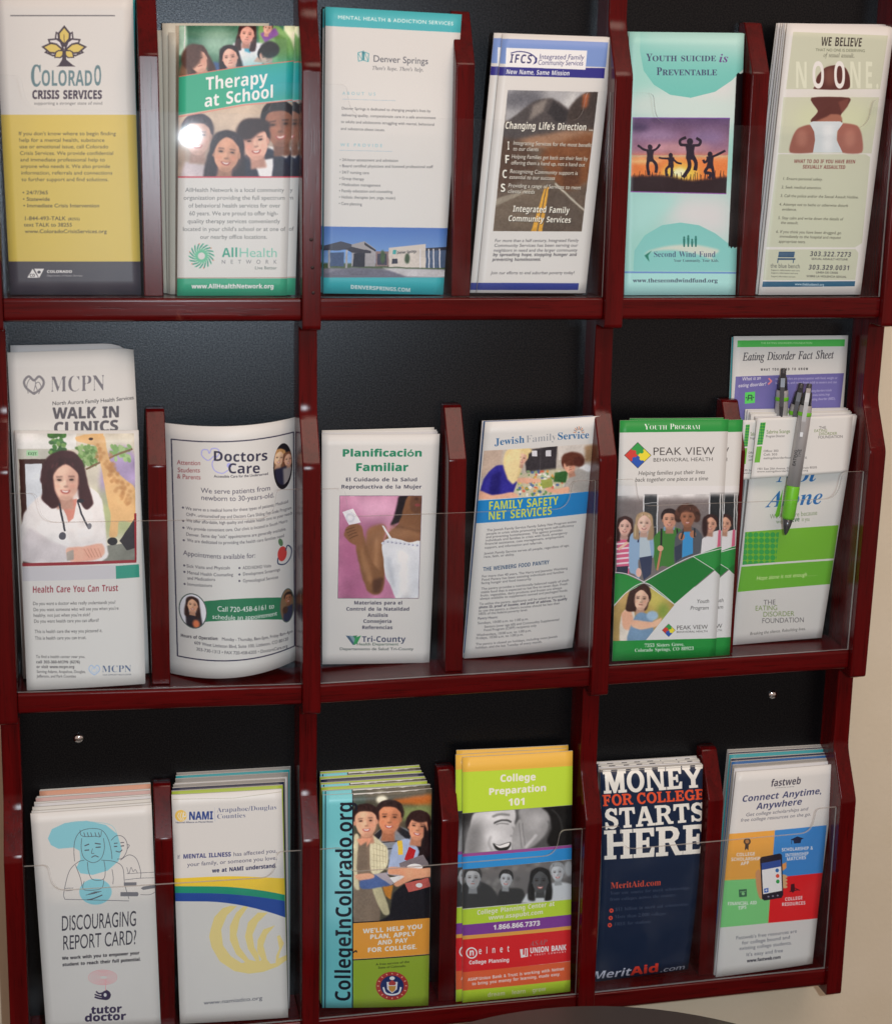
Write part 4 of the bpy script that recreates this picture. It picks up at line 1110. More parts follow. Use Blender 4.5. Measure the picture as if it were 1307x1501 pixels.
def art_trust():
    a = Art([(58, 405), (543, 403), (570, 1418), (107, 1445)], 198, crop=(0, 480, .3733), warm=(1, .99, .975))
    pic = [(66, 416), (527, 416), (536, 930), (88, 940)]
    def draw():
        a.R(40, 400, 570, 950, (196, 190, 172)); a.P([(60, 410), (300, 410), (300, 480), (60, 480)], (206, 206, 200)); a.R(60, 478, 215, 520, (176, 176, 164)); a.R(104, 484, 150, 508, (150, 190, 150)); a.T('EXIT', 110, 504, 145, 12, (110, 170, 110), 'b')
        a.P([(75, 520), (180, 520), (180, 940), (90, 940)], (70, 46, 42)); a.P([(98, 540), (165, 538), (168, 800), (110, 800)], (196, 202, 206))
        a.P([(400, 560), (440, 480), (500, 470), (560, 560), (560, 700), (400, 700)], (158, 140, 176), soft=8); a.R(380, 640, 560, 830, (150, 165, 105), soft=20, al=.7)
        rg = random.Random(8)
        for k in range(40): a.E(rg.uniform(195, 255), rg.uniform(416, 500), 11, 8, rg.choice([(70, 120, 60), (110, 150, 80), (60, 100, 55)]), rot=rg.uniform(0, 90), soft=1)
        for k in range(60): a.E(rg.uniform(300, 380), rg.uniform(465, 545), 12, 7, rg.choice([(110, 148, 82), (140, 170, 110), (90, 125, 66)]), rot=rg.uniform(0, 90), soft=1)
        for k in range(28): a.E(rg.uniform(440, 515), rg.uniform(470, 525), 12, 7, rg.choice([(120, 158, 92), (150, 178, 120)]), rot=rg.uniform(0, 90), soft=1)
        a.S([(520, 480), (440, 510), (380, 540), (340, 560)], 8, (120, 100, 70))
        O_ = (206, 166, 112)
        a.P([(298, 432), (330, 420), (385, 416), (412, 430), (425, 500), (450, 560), (500, 610), (530, 640), (530, 770), (470, 770), (460, 830), (430, 832), (436, 750), (420, 680), (400, 560), (378, 470), (340, 458), (305, 448)], O_, soft=1)
        a.E(358, 438, 9, 6, (60, 40, 32)); a.P([(385, 420), (410, 405), (404, 436)], O_)
        for k in range(70):
            t = rg.random()
            x = 395 + t * 110 + rg.uniform(-16, 16); y = 470 + t * 200 + rg.uniform(-20, 50)
            a.E(x, y, 7, 8, (172, 122, 72), rot=rg.uniform(0, 90), soft=1.5, al=.55)
        a.P([(410, 870), (560, 850), (560, 950), (400, 950)], (120, 122, 112)); a.E(443, 852, 20, 16, (40, 40, 44)); a.P([(470, 850), (536, 750), (536, 880), (500, 888)], (48, 44, 50))
        a.P([(80, 930), (96, 740), (170, 660), (235, 640), (340, 630), (400, 680), (420, 860), (400, 930)], (212, 208, 204), soft=2)
        a.P([(160, 700), (210, 660), (260, 760), (250, 860), (180, 900)], (228, 226, 222), soft=10); a.P([(110, 800), (200, 850), (280, 880), (260, 930), (90, 930)], (190, 184, 184), soft=6)
        a.P([(238, 690), (305, 680), (290, 760), (272, 775)], (196, 128, 112), soft=1)
        a.P([(158, 600), (180, 520), (235, 485), (290, 490), (330, 540), (350, 640), (368, 700), (340, 725), (318, 690), (310, 640), (215, 640), (240, 700), (205, 720), (165, 680), (178, 640)], (66, 36, 38), soft=2)
        a.face(258, 608, 170, (228, 176, 154), (62, 34, 36), 0, 'pony', True, side=.1)
        a.P([(165, 680), (190, 590), (205, 560), (215, 640), (240, 700), (210, 715)], (60, 32, 34), soft=3); a.P([(318, 560), (345, 620), (365, 700), (338, 720), (316, 690), (308, 640)], (64, 34, 36), soft=3)
        a.S([(236, 700), (246, 760), (256, 810)], 8, (52, 52, 60)); a.S([(306, 690), (322, 740), (350, 800)], 7, (60, 60, 68)); a.E(246, 830, 14, 16, (80, 80, 88)); a.E(318, 688, 14, 8, (42, 40, 46)); a.E(352, 790, 8, 12, (110, 110, 116))
        a.P([(262, 880), (330, 872), (400, 860), (412, 900), (380, 925), (280, 932)], (220, 162, 140), soft=2); a.P([(262, 895), (290, 885), (292, 925), (266, 930)], (160, 150, 140), soft=1)
        for k in range(5): a.L([(330 + k * 14, 880), (352 + k * 12, 915)], 2.5, (180, 120, 100), soft=.8)
        a.noise(60, 410, 540, 940, 4, 2, 2)
    a.clipped(draw, pic)
    a.P([(88, 940), (536, 926), (536, 938), (88, 953)], (142, 36, 46)); a.P([(527, 740), (536, 740), (537, 930), (530, 930)], (142, 36, 46))
    a.P([(88, 955), (456, 947), (457, 1001), (90, 1012)], (182, 180, 182)); a.P([(455, 950), (546, 944), (548, 996), (457, 1002)], (40, 140, 118))
    a.slope = -.008
    a.T('Health Care You Can Trust', 128, 1058, 465, 26, (140, 44, 58), 'b', y1=1050)
    G_ = (108, 106, 108)
    for t, x0, x1, y in (('Do you want a doctor who really understands you?', 130, 455, 1107), ("Do you want someone who will see you when you're", 132, 467, 1131), ("healthy, not just when you're sick?", 132, 356, 1154), ('Do you want health care you can afford?', 134, 390, 1177), ('This is health care the way you pictured it.', 137, 404, 1218), ('This is health care you can trust.', 138, 341, 1244)):
        a.T(t, x0, y, x1, 13, G_, y1=y - (x1 - x0) * .02)
    for t, x0, x1, y, f in (('To find a health center near you,', 142, 336, 1316, 's'), ('call 303-360-MCPN (6276)', 143, 316, 1337, 'b'), ('or visit www.mcpn.org', 144, 294, 1356, 'b'), ('Serving Adams, Arapahoe, Douglas,', 145, 338, 1375, 's'), ('Jefferson, and Park Counties', 146, 300, 1393, 's')):
        a.T(t, x0, y, x1, 11, G_, f)
    heart(a, 372, 1362, 22, (140, 170, 205), 3); heart(a, 372, 1364, 12, (160, 185, 210), 2)
    a.T('MCPN', 401, 1371, 517, 26, (70, 92, 125), 'r'); a.T('YOUR COMMUNITY HEALTH CENTER', 404, 1384, 516, 5, (110, 120, 140))
    return a
def art_doctors():
    a = Art([(82, 127), (735, 100), (735, 1290), (108, 1350)], 195, W=600, crop=(210, 580, .3066), warm=(1, .985, .97))
    # here the sheet is bowed: rows are first flattened
    def Y(x, y):
        u = min(max((x - 90) / 645, 0), 1); v = min(max((y - 120) / 1200, 0), 1)
        return y - (36 + 42 * v) * (1 - (2 * u - 1) ** 2) * 1.0
    def T(t, x0, y0, x1, h, c, f='s', y1=None):
        # text set in pieces that follow the bow
        words = t.split(' ')
        tot = sum(GL.get(ch, f)[0] for ch in t); x = x0
        y1 = y0 if y1 is None else y1
        for i, w_ in enumerate(words):
            ww = sum(GL.get(ch, f)[0] for ch in w_) / tot * (x1 - x0)
            xa, xb = x, x + ww
            f_ = lambda q: y0 + (y1 - y0) * (q - x0) / (x1 - x0) + bowl(q, x0, x1, y0)
            a.T(w_, xa, Y(xa, f_(xa)), xb, h, c, f, y1=Y(xb, f_(xb)))
            x = xb + .27 / tot * (x1 - x0)
    def bowl(q, x0, x1, y0):
        # how the printed rows bend in the photograph between their ends
        u0, u1, u = (x0 - 90) / 645, (x1 - 90) / 645, (q - 90) / 645
        v = (y0 - 120) / 1200
        k = 36 + 42 * v
        b = lambda w: k * (1 - (2 * w - 1) ** 2)
        return b(u) - (b(u0) + (b(u1) - b(u0)) * (u - u0) / max(1e-6, u1 - u0))
    fr = [(132, 210), (716, 176), (722, 1225), (162, 1284)]
    N_ = (52, 50, 72)
    for (p, q) in zip(fr, fr[1:] + fr[:1]):
        pts = [(p[0] + (q[0] - p[0]) * t, p[1] + (q[1] - p[1]) * t) for t in np.linspace(0, 1, 2)]
        a.L([(x, Y(x, y)) for x, y in pts], 6, N_)
    R_ = (186, 62, 74)
    T('Attention', 158, 336, 266, 22, R_, y1=343); T('Students', 161, 374, 264, 22, R_, y1=379); T('& Parents', 158, 405, 267, 22, R_, y1=414)
    LV = (150, 150, 205)
    a.S([(x, Y(x, y)) for x, y in [(325, 300), (300, 320), (272, 295), (275, 268), (298, 268), (306, 285), (318, 262), (345, 265), (350, 290), (320, 330), (330, 370), (365, 385), (392, 370)]], 5, LV); a.E(398, Y(398, 346), 12, 12, LV)
    a.T('Doctors', 321, Y(321, 322), 583, 48, (46, 44, 66), 'b', y1=Y(583, 318)); a.T('Care', 390, Y(390, 384), 546, 48, (46, 44, 66), 'b', y1=Y(546, 382))
    T('Accessible Care for the Underserved', 327, 405, 585, 12, (70, 68, 90), 'm', y1=390)
    a.E(660, Y(660, 332) + 14, 50, 112, (30, 28, 34))
    a.clipped(lambda: (a.face(640, 285, 80, (226, 176, 142), (180, 130, 80), 8, 'long'), a.face(688, 300, 70, (220, 160, 130), (110, 70, 50), 0, 'long'), a.P([(620, 335), (680, 330), (670, 430), (625, 430)], (40, 40, 60), soft=3), a.P([(660, 340), (710, 340), (708, 430), (665, 430)], (140, 132, 130), soft=3)), [(660 + 46 * math.cos(t), 315 + 104 * math.sin(t)) for t in np.linspace(0, 6.28, 24)])
    T('We serve patients from', 267, 480, 596, 24, (70, 68, 84), y1=466); T('newborn to 30-years-old.', 268, 515, 616, 24, (70, 68, 84), y1=500)
    G_ = (104, 102, 116)
    for t, x0, x1, y, y1 in (('We serve as a medical home for these types of patients: Medicaid', 198, 688, 562, 525), ('CHP+, uninsured/self pay and Doctors Care Sliding Fee Scale Program', 200, 705, 592, 555), ('We offer affordable, high quality and reliable health care to your needs', 201, 710, 622, 580), ('We provide convenient care. Our clinic is located in South Metro', 203, 684, 660, 620), ('Denver. Same day "sick" appointments are generally available.', 200, 677, 690, 660), ('We are dedicated to providing the health care families need', 205, 666, 720, 694)):
        T(t, x0, y, x1, 15, G_, y1=y1)
    for x, y in ((186, 551), (187, 617), (188, 651), (190, 713), (192, 838), (193, 870), (194, 930), (446, 856), (446, 888), (446, 920)): a.E(x, Y(x, y) , 5, 5, (80, 78, 92))
    T('Appointments available for:', 187, 785, 523, 23, (70, 68, 84), y1=802)
    for t, x0, x1, y, y1 in (('Sick Visits and Physicals', 202, 402, 848, 862), ('Mental Health Counseling', 205, 416, 880, 896), ('and Medications', 206, 334, 908, 920), ('Immunizations', 205, 320, 938, 950), ('ADD/ADHD Visits', 461, 600, 862, 846), ('Development Screenings', 462, 645, 893, 862), ('Gynecological Services', 462, 636, 926, 900)):
        T(t, x0, y, x1, 15, G_, y1=y1)
    a.E(656, Y(656, 778), 24, 36, (190, 48, 44)); a.E(648, Y(648, 722), 11, 20, (72, 110, 70), rot=-20); a.S([(x, Y(x, y)) for x, y in [(634, 800), (636, 828), (672, 826), (700, 790), (704, 750), (684, 735), (674, 760)]], 6, (50, 60, 90))
    GN = (36, 112, 76)
    gp = [(x, Y(x, 1020 + 12 * 0)) for x in np.linspace(250, 690, 8)]
    a.P([(x, Y(x, 1022 + (990 - 1022) * (x - 250) / 440) ) for x in np.linspace(250, 690, 9)] + [(x, Y(x, 1124 + (1100 - 1124) * (x - 250) / 440)) for x in np.linspace(690, 250, 9)], GN)
    T('Call 720-458-6161 to', 343, 1070, 616, 24, (214, 226, 216), y1=1048); T('schedule an appointment', 320, 1107, 630, 22, (214, 226, 216), y1=1082)
    def circ(cx, cy, rx, ry, bgc, fn):
        cy = Y(cx, cy)
        a.E(cx, cy, rx + 5, ry + 5, (78, 92, 88))
        a.clipped(lambda: (a.R(cx - rx, cy - ry, cx + rx, cy + ry, bgc), fn(cx, cy)), [(cx + rx * math.cos(t), cy + ry * math.sin(t)) for t in np.linspace(0, 6.28, 28)])
    circ(232, 1066, 60, 80, (206, 204, 212), lambda x, y: (a.P([(x - 34, y + 10), (x + 34, y + 5), (x + 50, y + 90), (x - 30, y + 90)], (40, 36, 44), soft=2), a.face(x - 2, y - 28, 74, (222, 160, 126), (52, 32, 30), 0, 'long'), a.E(x + 15, y + 60, 16, 20, (205, 110, 70), soft=3)))
    circ(682, 1030, 34, 78, (120, 92, 66), lambda x, y: (a.face(x + 6, y - 34, 56, (150, 96, 66), (40, 28, 26), 0, 'short'), a.P([(x - 20, y + 10), (x + 30, y), (x + 30, y + 80), (x - 20, y + 80)], (44, 50, 74), soft=2), a.E(x - 10, y + 20, 14, 18, (70, 46, 36), soft=2)))
    T('Hours of Operation:', 176, 1190, 348, 15, (60, 58, 74), 'b', y1=1214); T('Monday - Thursday, 8am-5pm, Friday 8am-4pm', 364, 1216, 712, 15, (78, 76, 92), y1=1160)
    T('609 West Littleton Blvd, Suite 100, Littleton, CO 80120', 238, 1230, 688, 15, (84, 82, 98), y1=1200); T('303-730-1313 \u2022 FAX 720-458-6205 \u2022 DoctorsCare.org', 247, 1262, 684, 15, (84, 82, 98), y1=1235)
    return a
def art_familiar():
    a = Art([(103, 185), (667, 183), (617, 1287), (105, 1295)], 205, crop=(440, 580, .3064), warm=(1, .995, .985))
    G_ = (30, 128, 92); N_ = (58, 62, 96)
    a.T('Planificaci\u00f3n', 198, 297, 583, 36, G_, 'B'); a.T('Familiar', 262, 370, 515, 38, G_, 'B')
    a.T('El Cuidado de la Salud', 215, 422, 559, 18, N_, 'b'); a.T('Reproductiva de la Mujer', 194, 458, 579, 18, N_, 'b')
    pic = [(188, 494), (580, 494), (564, 989), (179, 989)]
    def draw():
        a.P(pic, (196, 132, 162)); a.P([(250, 500), (470, 500), (430, 620), (300, 700), (220, 560)], (210, 158, 184), soft=30); a.P([(180, 700), (300, 640), (320, 900), (420, 989), (180, 989)], (170, 100, 136), soft=30)
        a.E(240, 620, 70, 80, (150, 88, 122), soft=24, al=.5); a.P([(300, 620), (420, 600), (330, 760), (300, 720)], (120, 66, 96), soft=22, al=.7); a.P([(420, 900), (470, 900), (470, 989), (300, 989)], (186, 120, 152), soft=16)
        SK = (126, 86, 58)
        a.P([(445, 600), (460, 540), (470, 494), (530, 494), (520, 560), (480, 620), (430, 640)], (34, 26, 32), soft=3)
        a.P([(515, 490), (590, 490), (590, 740), (400, 720), (330, 700), (312, 780), (330, 860), (400, 880), (404, 700), (470, 628)], SK, soft=2)
        a.P([(530, 494), (585, 494), (585, 560), (555, 585), (525, 560)], (104, 70, 52), soft=3); a.E(560, 540, 14, 7, (140, 66, 66), soft=2); a.E(555, 510, 10, 6, (70, 44, 36), soft=3)
        a.P([(420, 650), (560, 650), (575, 700), (440, 700)], (146, 104, 72), soft=12); a.L([(440, 640), (575, 668)], 6, (92, 60, 42), soft=4, al=.7)
        a.P([(330, 650), (390, 632), (410, 660), (392, 740), (385, 860), (350, 900), (310, 800), (312, 700)], (140, 98, 66), soft=5); a.P([(355, 700), (372, 700), (368, 860), (350, 880)], (166, 122, 86), soft=8)
        a.P([(262, 730), (300, 690), (322, 760), (350, 830), (400, 880), (392, 950), (360, 972), (320, 955), (290, 870)], (130, 90, 60), soft=3); a.P([(290, 740), (310, 790), (340, 870), (345, 920), (320, 900), (290, 820)], (158, 114, 78), soft=7); a.P([(345, 900), (398, 890), (380, 965), (345, 965)], (86, 56, 42), soft=7)
        a.P([(208, 680), (220, 650), (255, 630), (290, 640), (302, 690), (290, 735), (250, 730), (215, 700)], (132, 90, 62), soft=2)
        for k in range(4): a.L([(214 + k * 6, 662 + k * 14), (258 + k * 5, 650 + k * 12)], 3, (84, 54, 38), soft=1.2)
        a.P([(200, 574), (250, 557), (290, 625), (232, 637)], (214, 214, 220)); a.E(238, 602, 22, 22, (190, 192, 200), soft=2); a.E(238, 602, 14, 14, (212, 212, 218), soft=2)
        a.P([(388, 745), (400, 712), (440, 700), (520, 722), (590, 730), (590, 1000), (466, 1000), (430, 930), (404, 880), (396, 800)], (206, 210, 214), soft=1.5); a.P([(396, 640), (436, 700), (424, 704), (388, 640)], (206, 208, 212))
        a.P([(470, 760), (500, 760), (520, 980), (480, 985)], (226, 228, 230), soft=14); a.P([(400, 800), (430, 790), (450, 920), (440, 940)], (178, 184, 192), soft=8)
        for k in range(9): a.E(395 + k * 20, 716 + k * 2.5 + (10 if k < 1 else 0), 9, 7, (190, 194, 204)); a.E(398 + k * 20, 718 + k * 2.5, 3, 3, (120, 124, 150))
        a.noise(180, 494, 580, 989, 4, 2, 5)
    a.clipped(draw, pic)
    for p, q in zip(pic, pic[1:] + pic[:1]): a.L([p, q], 2.5, (110, 90, 110))
    for t, x0, x1, y in (('Materiales para el', 255, 487, 1018), ('Control de la Natalidad', 218, 521, 1047), ('An\u00e1lisis', 320, 418, 1076), ('Consejer\u00eda', 299, 436, 1104), ('Referencias', 293, 440, 1133)): a.T(t, x0, y, x1, 16, N_, 'b')
    a.P([(216, 1162), (240, 1166), (262, 1206), (250, 1206)], (70, 96, 120)); a.P([(232, 1162), (255, 1166), (266, 1190), (262, 1206)], (120, 150, 160)); a.P([(290, 1162), (262, 1172), (252, 1206), (270, 1200)], (50, 150, 88)); a.P([(250, 1164), (272, 1162), (262, 1180)], (50, 130, 88))
    a.T('Tri-County', 293, 1192, 502, 26, (60, 72, 100), 'b'); a.T('Health Department', 268, 1208, 468, 12, (96, 150, 125), 'm'); a.T('Departamento de Salud Tri-County', 187, 1230, 540, 12, (92, 120, 118), 'm')
    return a
def art_jewish():
    a = Art([(166, 125), (724, 96), (583, 1205), (66, 1258)], 200, crop=(660, 580, .3064), warm=(1, .995, .99))
    a.slope = -.11
    a.T('Jewish', 210, 240, 352, 34, (40, 98, 150), 'R', y1=224); a.T('Family', 358, 224, 503, 34, (142, 146, 152), 'r', y1=211); a.T('Service', 507, 210, 662, 34, (40, 98, 150), 'R', y1=204)
    for k in range(9):
        t = math.pi * (1.02 + .96 * k / 8)
        a.L([(612 + math.cos(t) * 14, 176 + math.sin(t) * 14), (612 + math.cos(t) * 26, 176 + math.sin(t) * 30)], 4, (120, 120, 128) if k % 2 else (186, 120, 84))
    pic = [(160, 266), (704, 228), (674, 462), (134, 504)]
    def draw():
        a.P(pic, (176, 168, 158)); a.P([(140, 250), (250, 250), (240, 360), (140, 400)], (176, 156, 140), soft=6); a.P([(350, 262), (508, 236), (500, 370), (360, 376)], (58, 54, 58), soft=2); a.L([(430, 240), (424, 370)], 2, (90, 86, 90))
        for x in (386, 452): a.R(x, 262, x + 26, 290, (190, 190, 195))
        a.P([(510, 236), (704, 226), (700, 300), (515, 310)], (196, 190, 182)); a.P([(640, 240), (700, 236), (694, 320), (640, 320)], (150, 120, 90), soft=6)
        rg = random.Random(5)
        cols = [(200, 80, 60), (70, 130, 70), (220, 200, 80), (230, 230, 230), (60, 90, 150), (210, 140, 60), (140, 170, 120)]
        a.P([(330, 380), (560, 350), (560, 420), (500, 480), (250, 495)], (184, 178, 150), soft=4)
        for k in range(110): a.E(rg.uniform(320, 560), rg.uniform(360, 480), rg.uniform(4, 10), rg.uniform(4, 9), rg.choice(cols), soft=1.5, al=.75)
        a.P([(495, 370), (560, 360), (550, 420), (490, 415)], (52, 96, 50), soft=2)
        a.P([(142, 470), (160, 400), (215, 340), (270, 335), (320, 370), (310, 430), (280, 490), (180, 500)], (48, 44, 140), soft=2); a.P([(200, 380), (240, 360), (230, 480), (180, 480)], (36, 32, 112), soft=6)
        a.P([(132, 500), (140, 460), (200, 480), (290, 465), (320, 480), (300, 500)], (214, 162, 136), soft=2); a.P([(300, 400), (330, 394), (420, 398), (430, 414), (330, 420)], (216, 164, 138), soft=2)
        a.P([(250, 330), (262, 270), (300, 246), (360, 246), (390, 262), (360, 290), (340, 340), (330, 380), (300, 420), (270, 400)], (214, 192, 136), soft=3); a.face(340, 300, 70, (226, 176, 152), (214, 190, 130), 12, 'short', True); a.P([(260, 340), (280, 270), (330, 250), (330, 330), (300, 425), (275, 400)], (222, 200, 148), soft=3)
        a.P([(540, 460), (560, 400), (610, 350), (660, 340), (700, 370), (690, 470)], (160, 156, 150), soft=2); a.P([(610, 350), (650, 330), (690, 350), (660, 370)], (214, 214, 214), soft=3)
        a.P([(450, 440), (500, 450), (560, 440), (560, 470), (470, 466)], (216, 160, 132), soft=2); a.P([(430, 405), (480, 398), (486, 436), (436, 446)], (150, 160, 80), soft=1)
        a.face(566, 335, 86, (220, 162, 136), (92, 52, 42), -14, 'short', False); a.E(582, 304, 54, 34, (96, 54, 42), soft=3); a.E(612, 318, 28, 26, (84, 46, 38), soft=3)
        a.noise(130, 230, 705, 505, 7, 2, 5)
    a.clipped(draw, pic)
    a.P([(130, 508), (676, 462), (664, 568), (118, 618)], (22, 120, 186))
    a.T('FAMILY SAFETY', 180, 552, 512, 40, (190, 200, 62), 'b', y1=524); a.T('NET SERVICES', 178, 600, 482, 40, (190, 200, 62), 'b', y1=572)
    G_ = (128, 128, 138)
    rows = (('The Jewish Family Service Family Safety Net Program assists', 172, 600, 655), ('people in crisis while promoting long-term self-sufficiency', 170, 588, 672), ('and preventing homelessness. The agency provides', 168, 532, 688), ('individuals and families in crisis with food, emergency', 166, 556, 704), ('financial assistance, case management, employment', 164, 540, 720), ('support, and information and referrals.', 162, 436, 738),
            ('Jewish Family Service serves all people, regardless of age,', 160, 566, 766), ('race, faith, or ability.', 158, 304, 782), ('For more than 40 years, The Harry and Jeanette Weinberg', 149, 557, 875), ('Food Pantry has been assisting individuals and families', 148, 540, 891), ('facing hunger and food insecurity.', 146, 386, 907), ('The pantry provides a nutritionally balanced supply of shelf-', 146, 566, 934), ('stable food that is expected to last five to seven days. Fresh', 144, 558, 950), ('fruits, vegetables, dairy products and frozen are always', 142, 530, 966), ('always available to supplement canned and packaged foods.', 140, 560, 981), ('To utilize the pantry, applicants will be asked to provide a', 137, 546, 1006), ('photo ID, proof of income, and proof of address. To qualify', 135, 556, 1022), ("to use the pantry, a client's income should be less than", 133, 520, 1038), ('185% of the federal poverty level.', 131, 366, 1053), ('Pantry Hours:', 130, 224, 1074), ('Sundays, 10:00 a.m. to 1:00 p.m.', 129, 370, 1096), ('Seniors (over age 60) and Commodity Supplemental', 160, 518, 1112), ('Food Program (CSFP) recipients only', 158, 408, 1128), ('Wednesdays, 10:00 a.m. to 1:00 p.m.', 124, 384, 1152), ('Fridays, 10:00 a.m. to 1:00 p.m.', 122, 346, 1167), ('The pantry is closed on holidays, including most Jewish', 120, 510, 1195), ('holidays, and the last Tuesday of every month.', 118, 436, 1211))
    for t, x0, x1, y in rows: a.T(t, x0, y, x1, 11, G_ if 'photo' not in t and 'Pantry H' not in t else (70, 74, 100), 's' if 'photo' not in t else 'b', y1=y - (x1 - x0) * .1)
    a.T('THE WEINBERG FOOD PANTRY', 155, 845, 469, 19, (50, 100, 150), 'b', y1=808)
    return a
def art_peak():
    a = Art([(93, 118), (612, 112), (547, 1268), (55, 1288)], 203, crop=(880, 580, .3067), warm=(1, .99, .99))
    GN = (34, 138, 58); W_ = (206, 204, 204)
    a.P([(80, 100), (640, 100), (640, 172), (80, 178)], GN)
    a.T('Y', 209, 163, 232, 28, (220, 230, 220), 'r'); a.T('OUTH', 233, 163, 318, 21, (220, 230, 220), 'r'); a.T('P', 330, 162, 352, 28, (220, 230, 220), 'r'); a.T('ROGRAM', 352, 162, 476, 21, (220, 230, 220), 'r')
    def puz(cx, cy, s_):
        a.P([(cx, cy - s_), (cx + s_, cy), (cx, cy + s_), (cx - s_, cy)], (60, 60, 60))
        k = s_ * .95
        for dx, dy, c in ((0, -.5, (50, 150, 70)), (.5, 0, (230, 205, 50)), (0, .5, (40, 80, 170)), (-.5, 0, (200, 60, 50))):
            x, y = cx + dx * k, cy + dy * k
            a.P([(x, y - k / 2), (x + k / 2, y), (x, y + k / 2), (x - k / 2, y)], c)
        for dx, dy, c in ((.28, -.28, (50, 150, 70)), (.28, .25, (230, 205, 50)), (-.25, .28, (40, 80, 170)), (-.26, -.24, (200, 60, 50))): a.E(cx + dx * s_, cy + dy * s_, s_ * .15, s_ * .15, c)
    puz(177, 290, 65)
    a.T('PEAK VIEW', 248, 290, 544, 38, (66, 62, 62), 't', y1=287); a.T('BEHAVIORAL HEALTH', 250, 322, 537, 18, (84, 80, 80), 't', y1=318)
    a.T('Helping families put their lives', 178, 388, 497, 20, (100, 98, 98), 'i', y1=381); a.T('back together one piece at a time', 163, 420, 512, 20, (100, 98, 98), 'i', y1=413)
    def draw():
        a.R(40, 470, 660, 930, (112, 104, 104)); a.R(40, 440, 660, 500, W_, soft=12)
        a.R(206, 480, 274, 700, (52, 56, 60)); a.R(522, 470, 660, 680, (40, 44, 48)); 
        for x in (206, 272, 520, 572, 584): a.L([(x, 480), (x - 4, 700)], 6, (190, 190, 192))
        for y in (520, 640): a.L([(206, y + 8), (272, y)], 3, (150, 152, 156))
        a.R(40, 430, 660, 484, W_, soft=9)
        a.noise(60, 490, 650, 700, 5, 2, 6)
        # five teenagers
        a.P([(74, 860), (80, 690), (130, 690), (140, 720), (135, 870)], (206, 90, 125)); 
        for y in range(700, 850, 24): a.L([(76, y), (136, y - 6)], 8, (226, 200, 208))
        a.L([(85, 750), (130, 715)], 12, (224, 178, 158)); a.P([(76, 834), (132, 830), (128, 870), (76, 870)], (44, 50, 70))
        a.face(115, 640, 92, (222, 172, 156), (58, 34, 34), 4, 'long')
        a.P([(292, 830), (262, 850), (250, 700), (300, 650), (360, 645), (388, 670), (370, 830)], (60, 122, 52), soft=1); a.L([(290, 650), (288, 740)], 9, (40, 40, 44)); a.L([(364, 650), (372, 740)], 8, (40, 40, 44)); a.L([(290, 740), (270, 850)], 10, (190, 120, 90)); a.E(285, 745, 14, 14, (210, 156, 130)); a.P([(300, 640), (355, 636), (352, 655), (300, 660)], (110, 150, 180))
        a.face(328, 606, 100, (205, 148, 122), (40, 30, 32), 0, 'short')
        a.P([(136, 850), (138, 690), (180, 655), (235, 660), (252, 700), (250, 790), (180, 800), (185, 890), (160, 870)], (134, 164, 196), soft=1); a.P([(188, 668), (228, 668), (240, 780), (184, 790)], (172, 186, 196)); a.P([(184, 790), (246, 780), (240, 870), (205, 900)], (50, 60, 88)); a.L([(184, 670), (178, 715)], 7, (40, 46, 80)); a.E(181, 862, 13, 22, (222, 172, 156))
        a.face(207, 624, 100, (228, 182, 164), (172, 142, 108), 2, 'long')
        a.P([(352, 820), (356, 690), (400, 645), (450, 645), (486, 690), (470, 770), (400, 800)], (80, 84, 92), soft=1); a.P([(392, 665), (440, 660), (440, 770), (388, 790)], (52, 140, 200)); a.P([(352, 740), (388, 720), (386, 790), (356, 812)], (52, 60, 80)); a.E(386, 688, 15, 18, (170, 112, 84)); a.E(440, 676, 15, 18, (170, 112, 84)); a.L([(398, 650), (384, 700)], 8, (40, 42, 48)); a.L([(448, 648), (448, 690)], 8, (40, 42, 48))
        a.face(414, 594, 104, (160, 104, 78), (74, 46, 38), 0, 'curly')
        a.P([(478, 770), (484, 700), (520, 668), (572, 655), (600, 680), (600, 760)], (208, 204, 206)); a.P([(562, 656), (574, 656), (572, 735), (556, 740)], (214, 96, 130))
        a.P([(515, 680), (530, 690), (526, 664)], (200, 140, 120))
        a.face(524, 628, 88, (214, 156, 130), (52, 32, 32), 6, 'pony')
        a.E(498, 640, 14, 50, (50, 30, 32), soft=3)
        # green swoops
        a.P([(30, 862), (120, 872), (205, 912), (120, 960), (30, 1050)], GN); a.P([(208, 904), (330, 840), (460, 780), (660, 730), (660, 830), (540, 850), (350, 1015)], (26, 118, 50)); a.P([(440, 784), (560, 740), (660, 726), (660, 800), (620, 820), (575, 820), (540, 848)], GN)
        a.L([(440, 784), (540, 848), (575, 872)], 3, W_); a.P([(540, 848), (572, 824), (604, 852), (570, 874)], (30, 118, 52)); a.S([(30, 860), (120, 868), (208, 908)], 4, W_); a.S([(205, 908), (330, 836), (450, 780), (660, 726)], 4, W_)
    a.clipped(draw, [(40, 440), (650, 440), (650, 860), (540, 1000), (350, 1020), (40, 1100)])
    a.P([(350, 1016), (545, 852), (570, 876), (640, 836), (640, 1190), (200, 1190)], W_)
    def girl():
        a.R(40, 900, 360, 1200, (170, 140, 84)); a.E(270, 980, 60, 70, (190, 176, 90), soft=20); a.E(110, 960, 50, 60, (196, 160, 100), soft=16); a.E(300, 1050, 30, 40, (130, 150, 70), soft=12)
        a.P([(90, 1196), (95, 1080), (120, 1040), (160, 1050), (160, 1100), (130, 1196)], (212, 202, 190), soft=2); a.P([(100, 1060), (140, 1040), (160, 1110), (150, 1140), (110, 1130)], (222, 168, 140), soft=2)
        a.P([(120, 1040), (150, 920), (200, 910), (235, 940), (220, 1040), (160, 1050)], (58, 36, 32), soft=2)
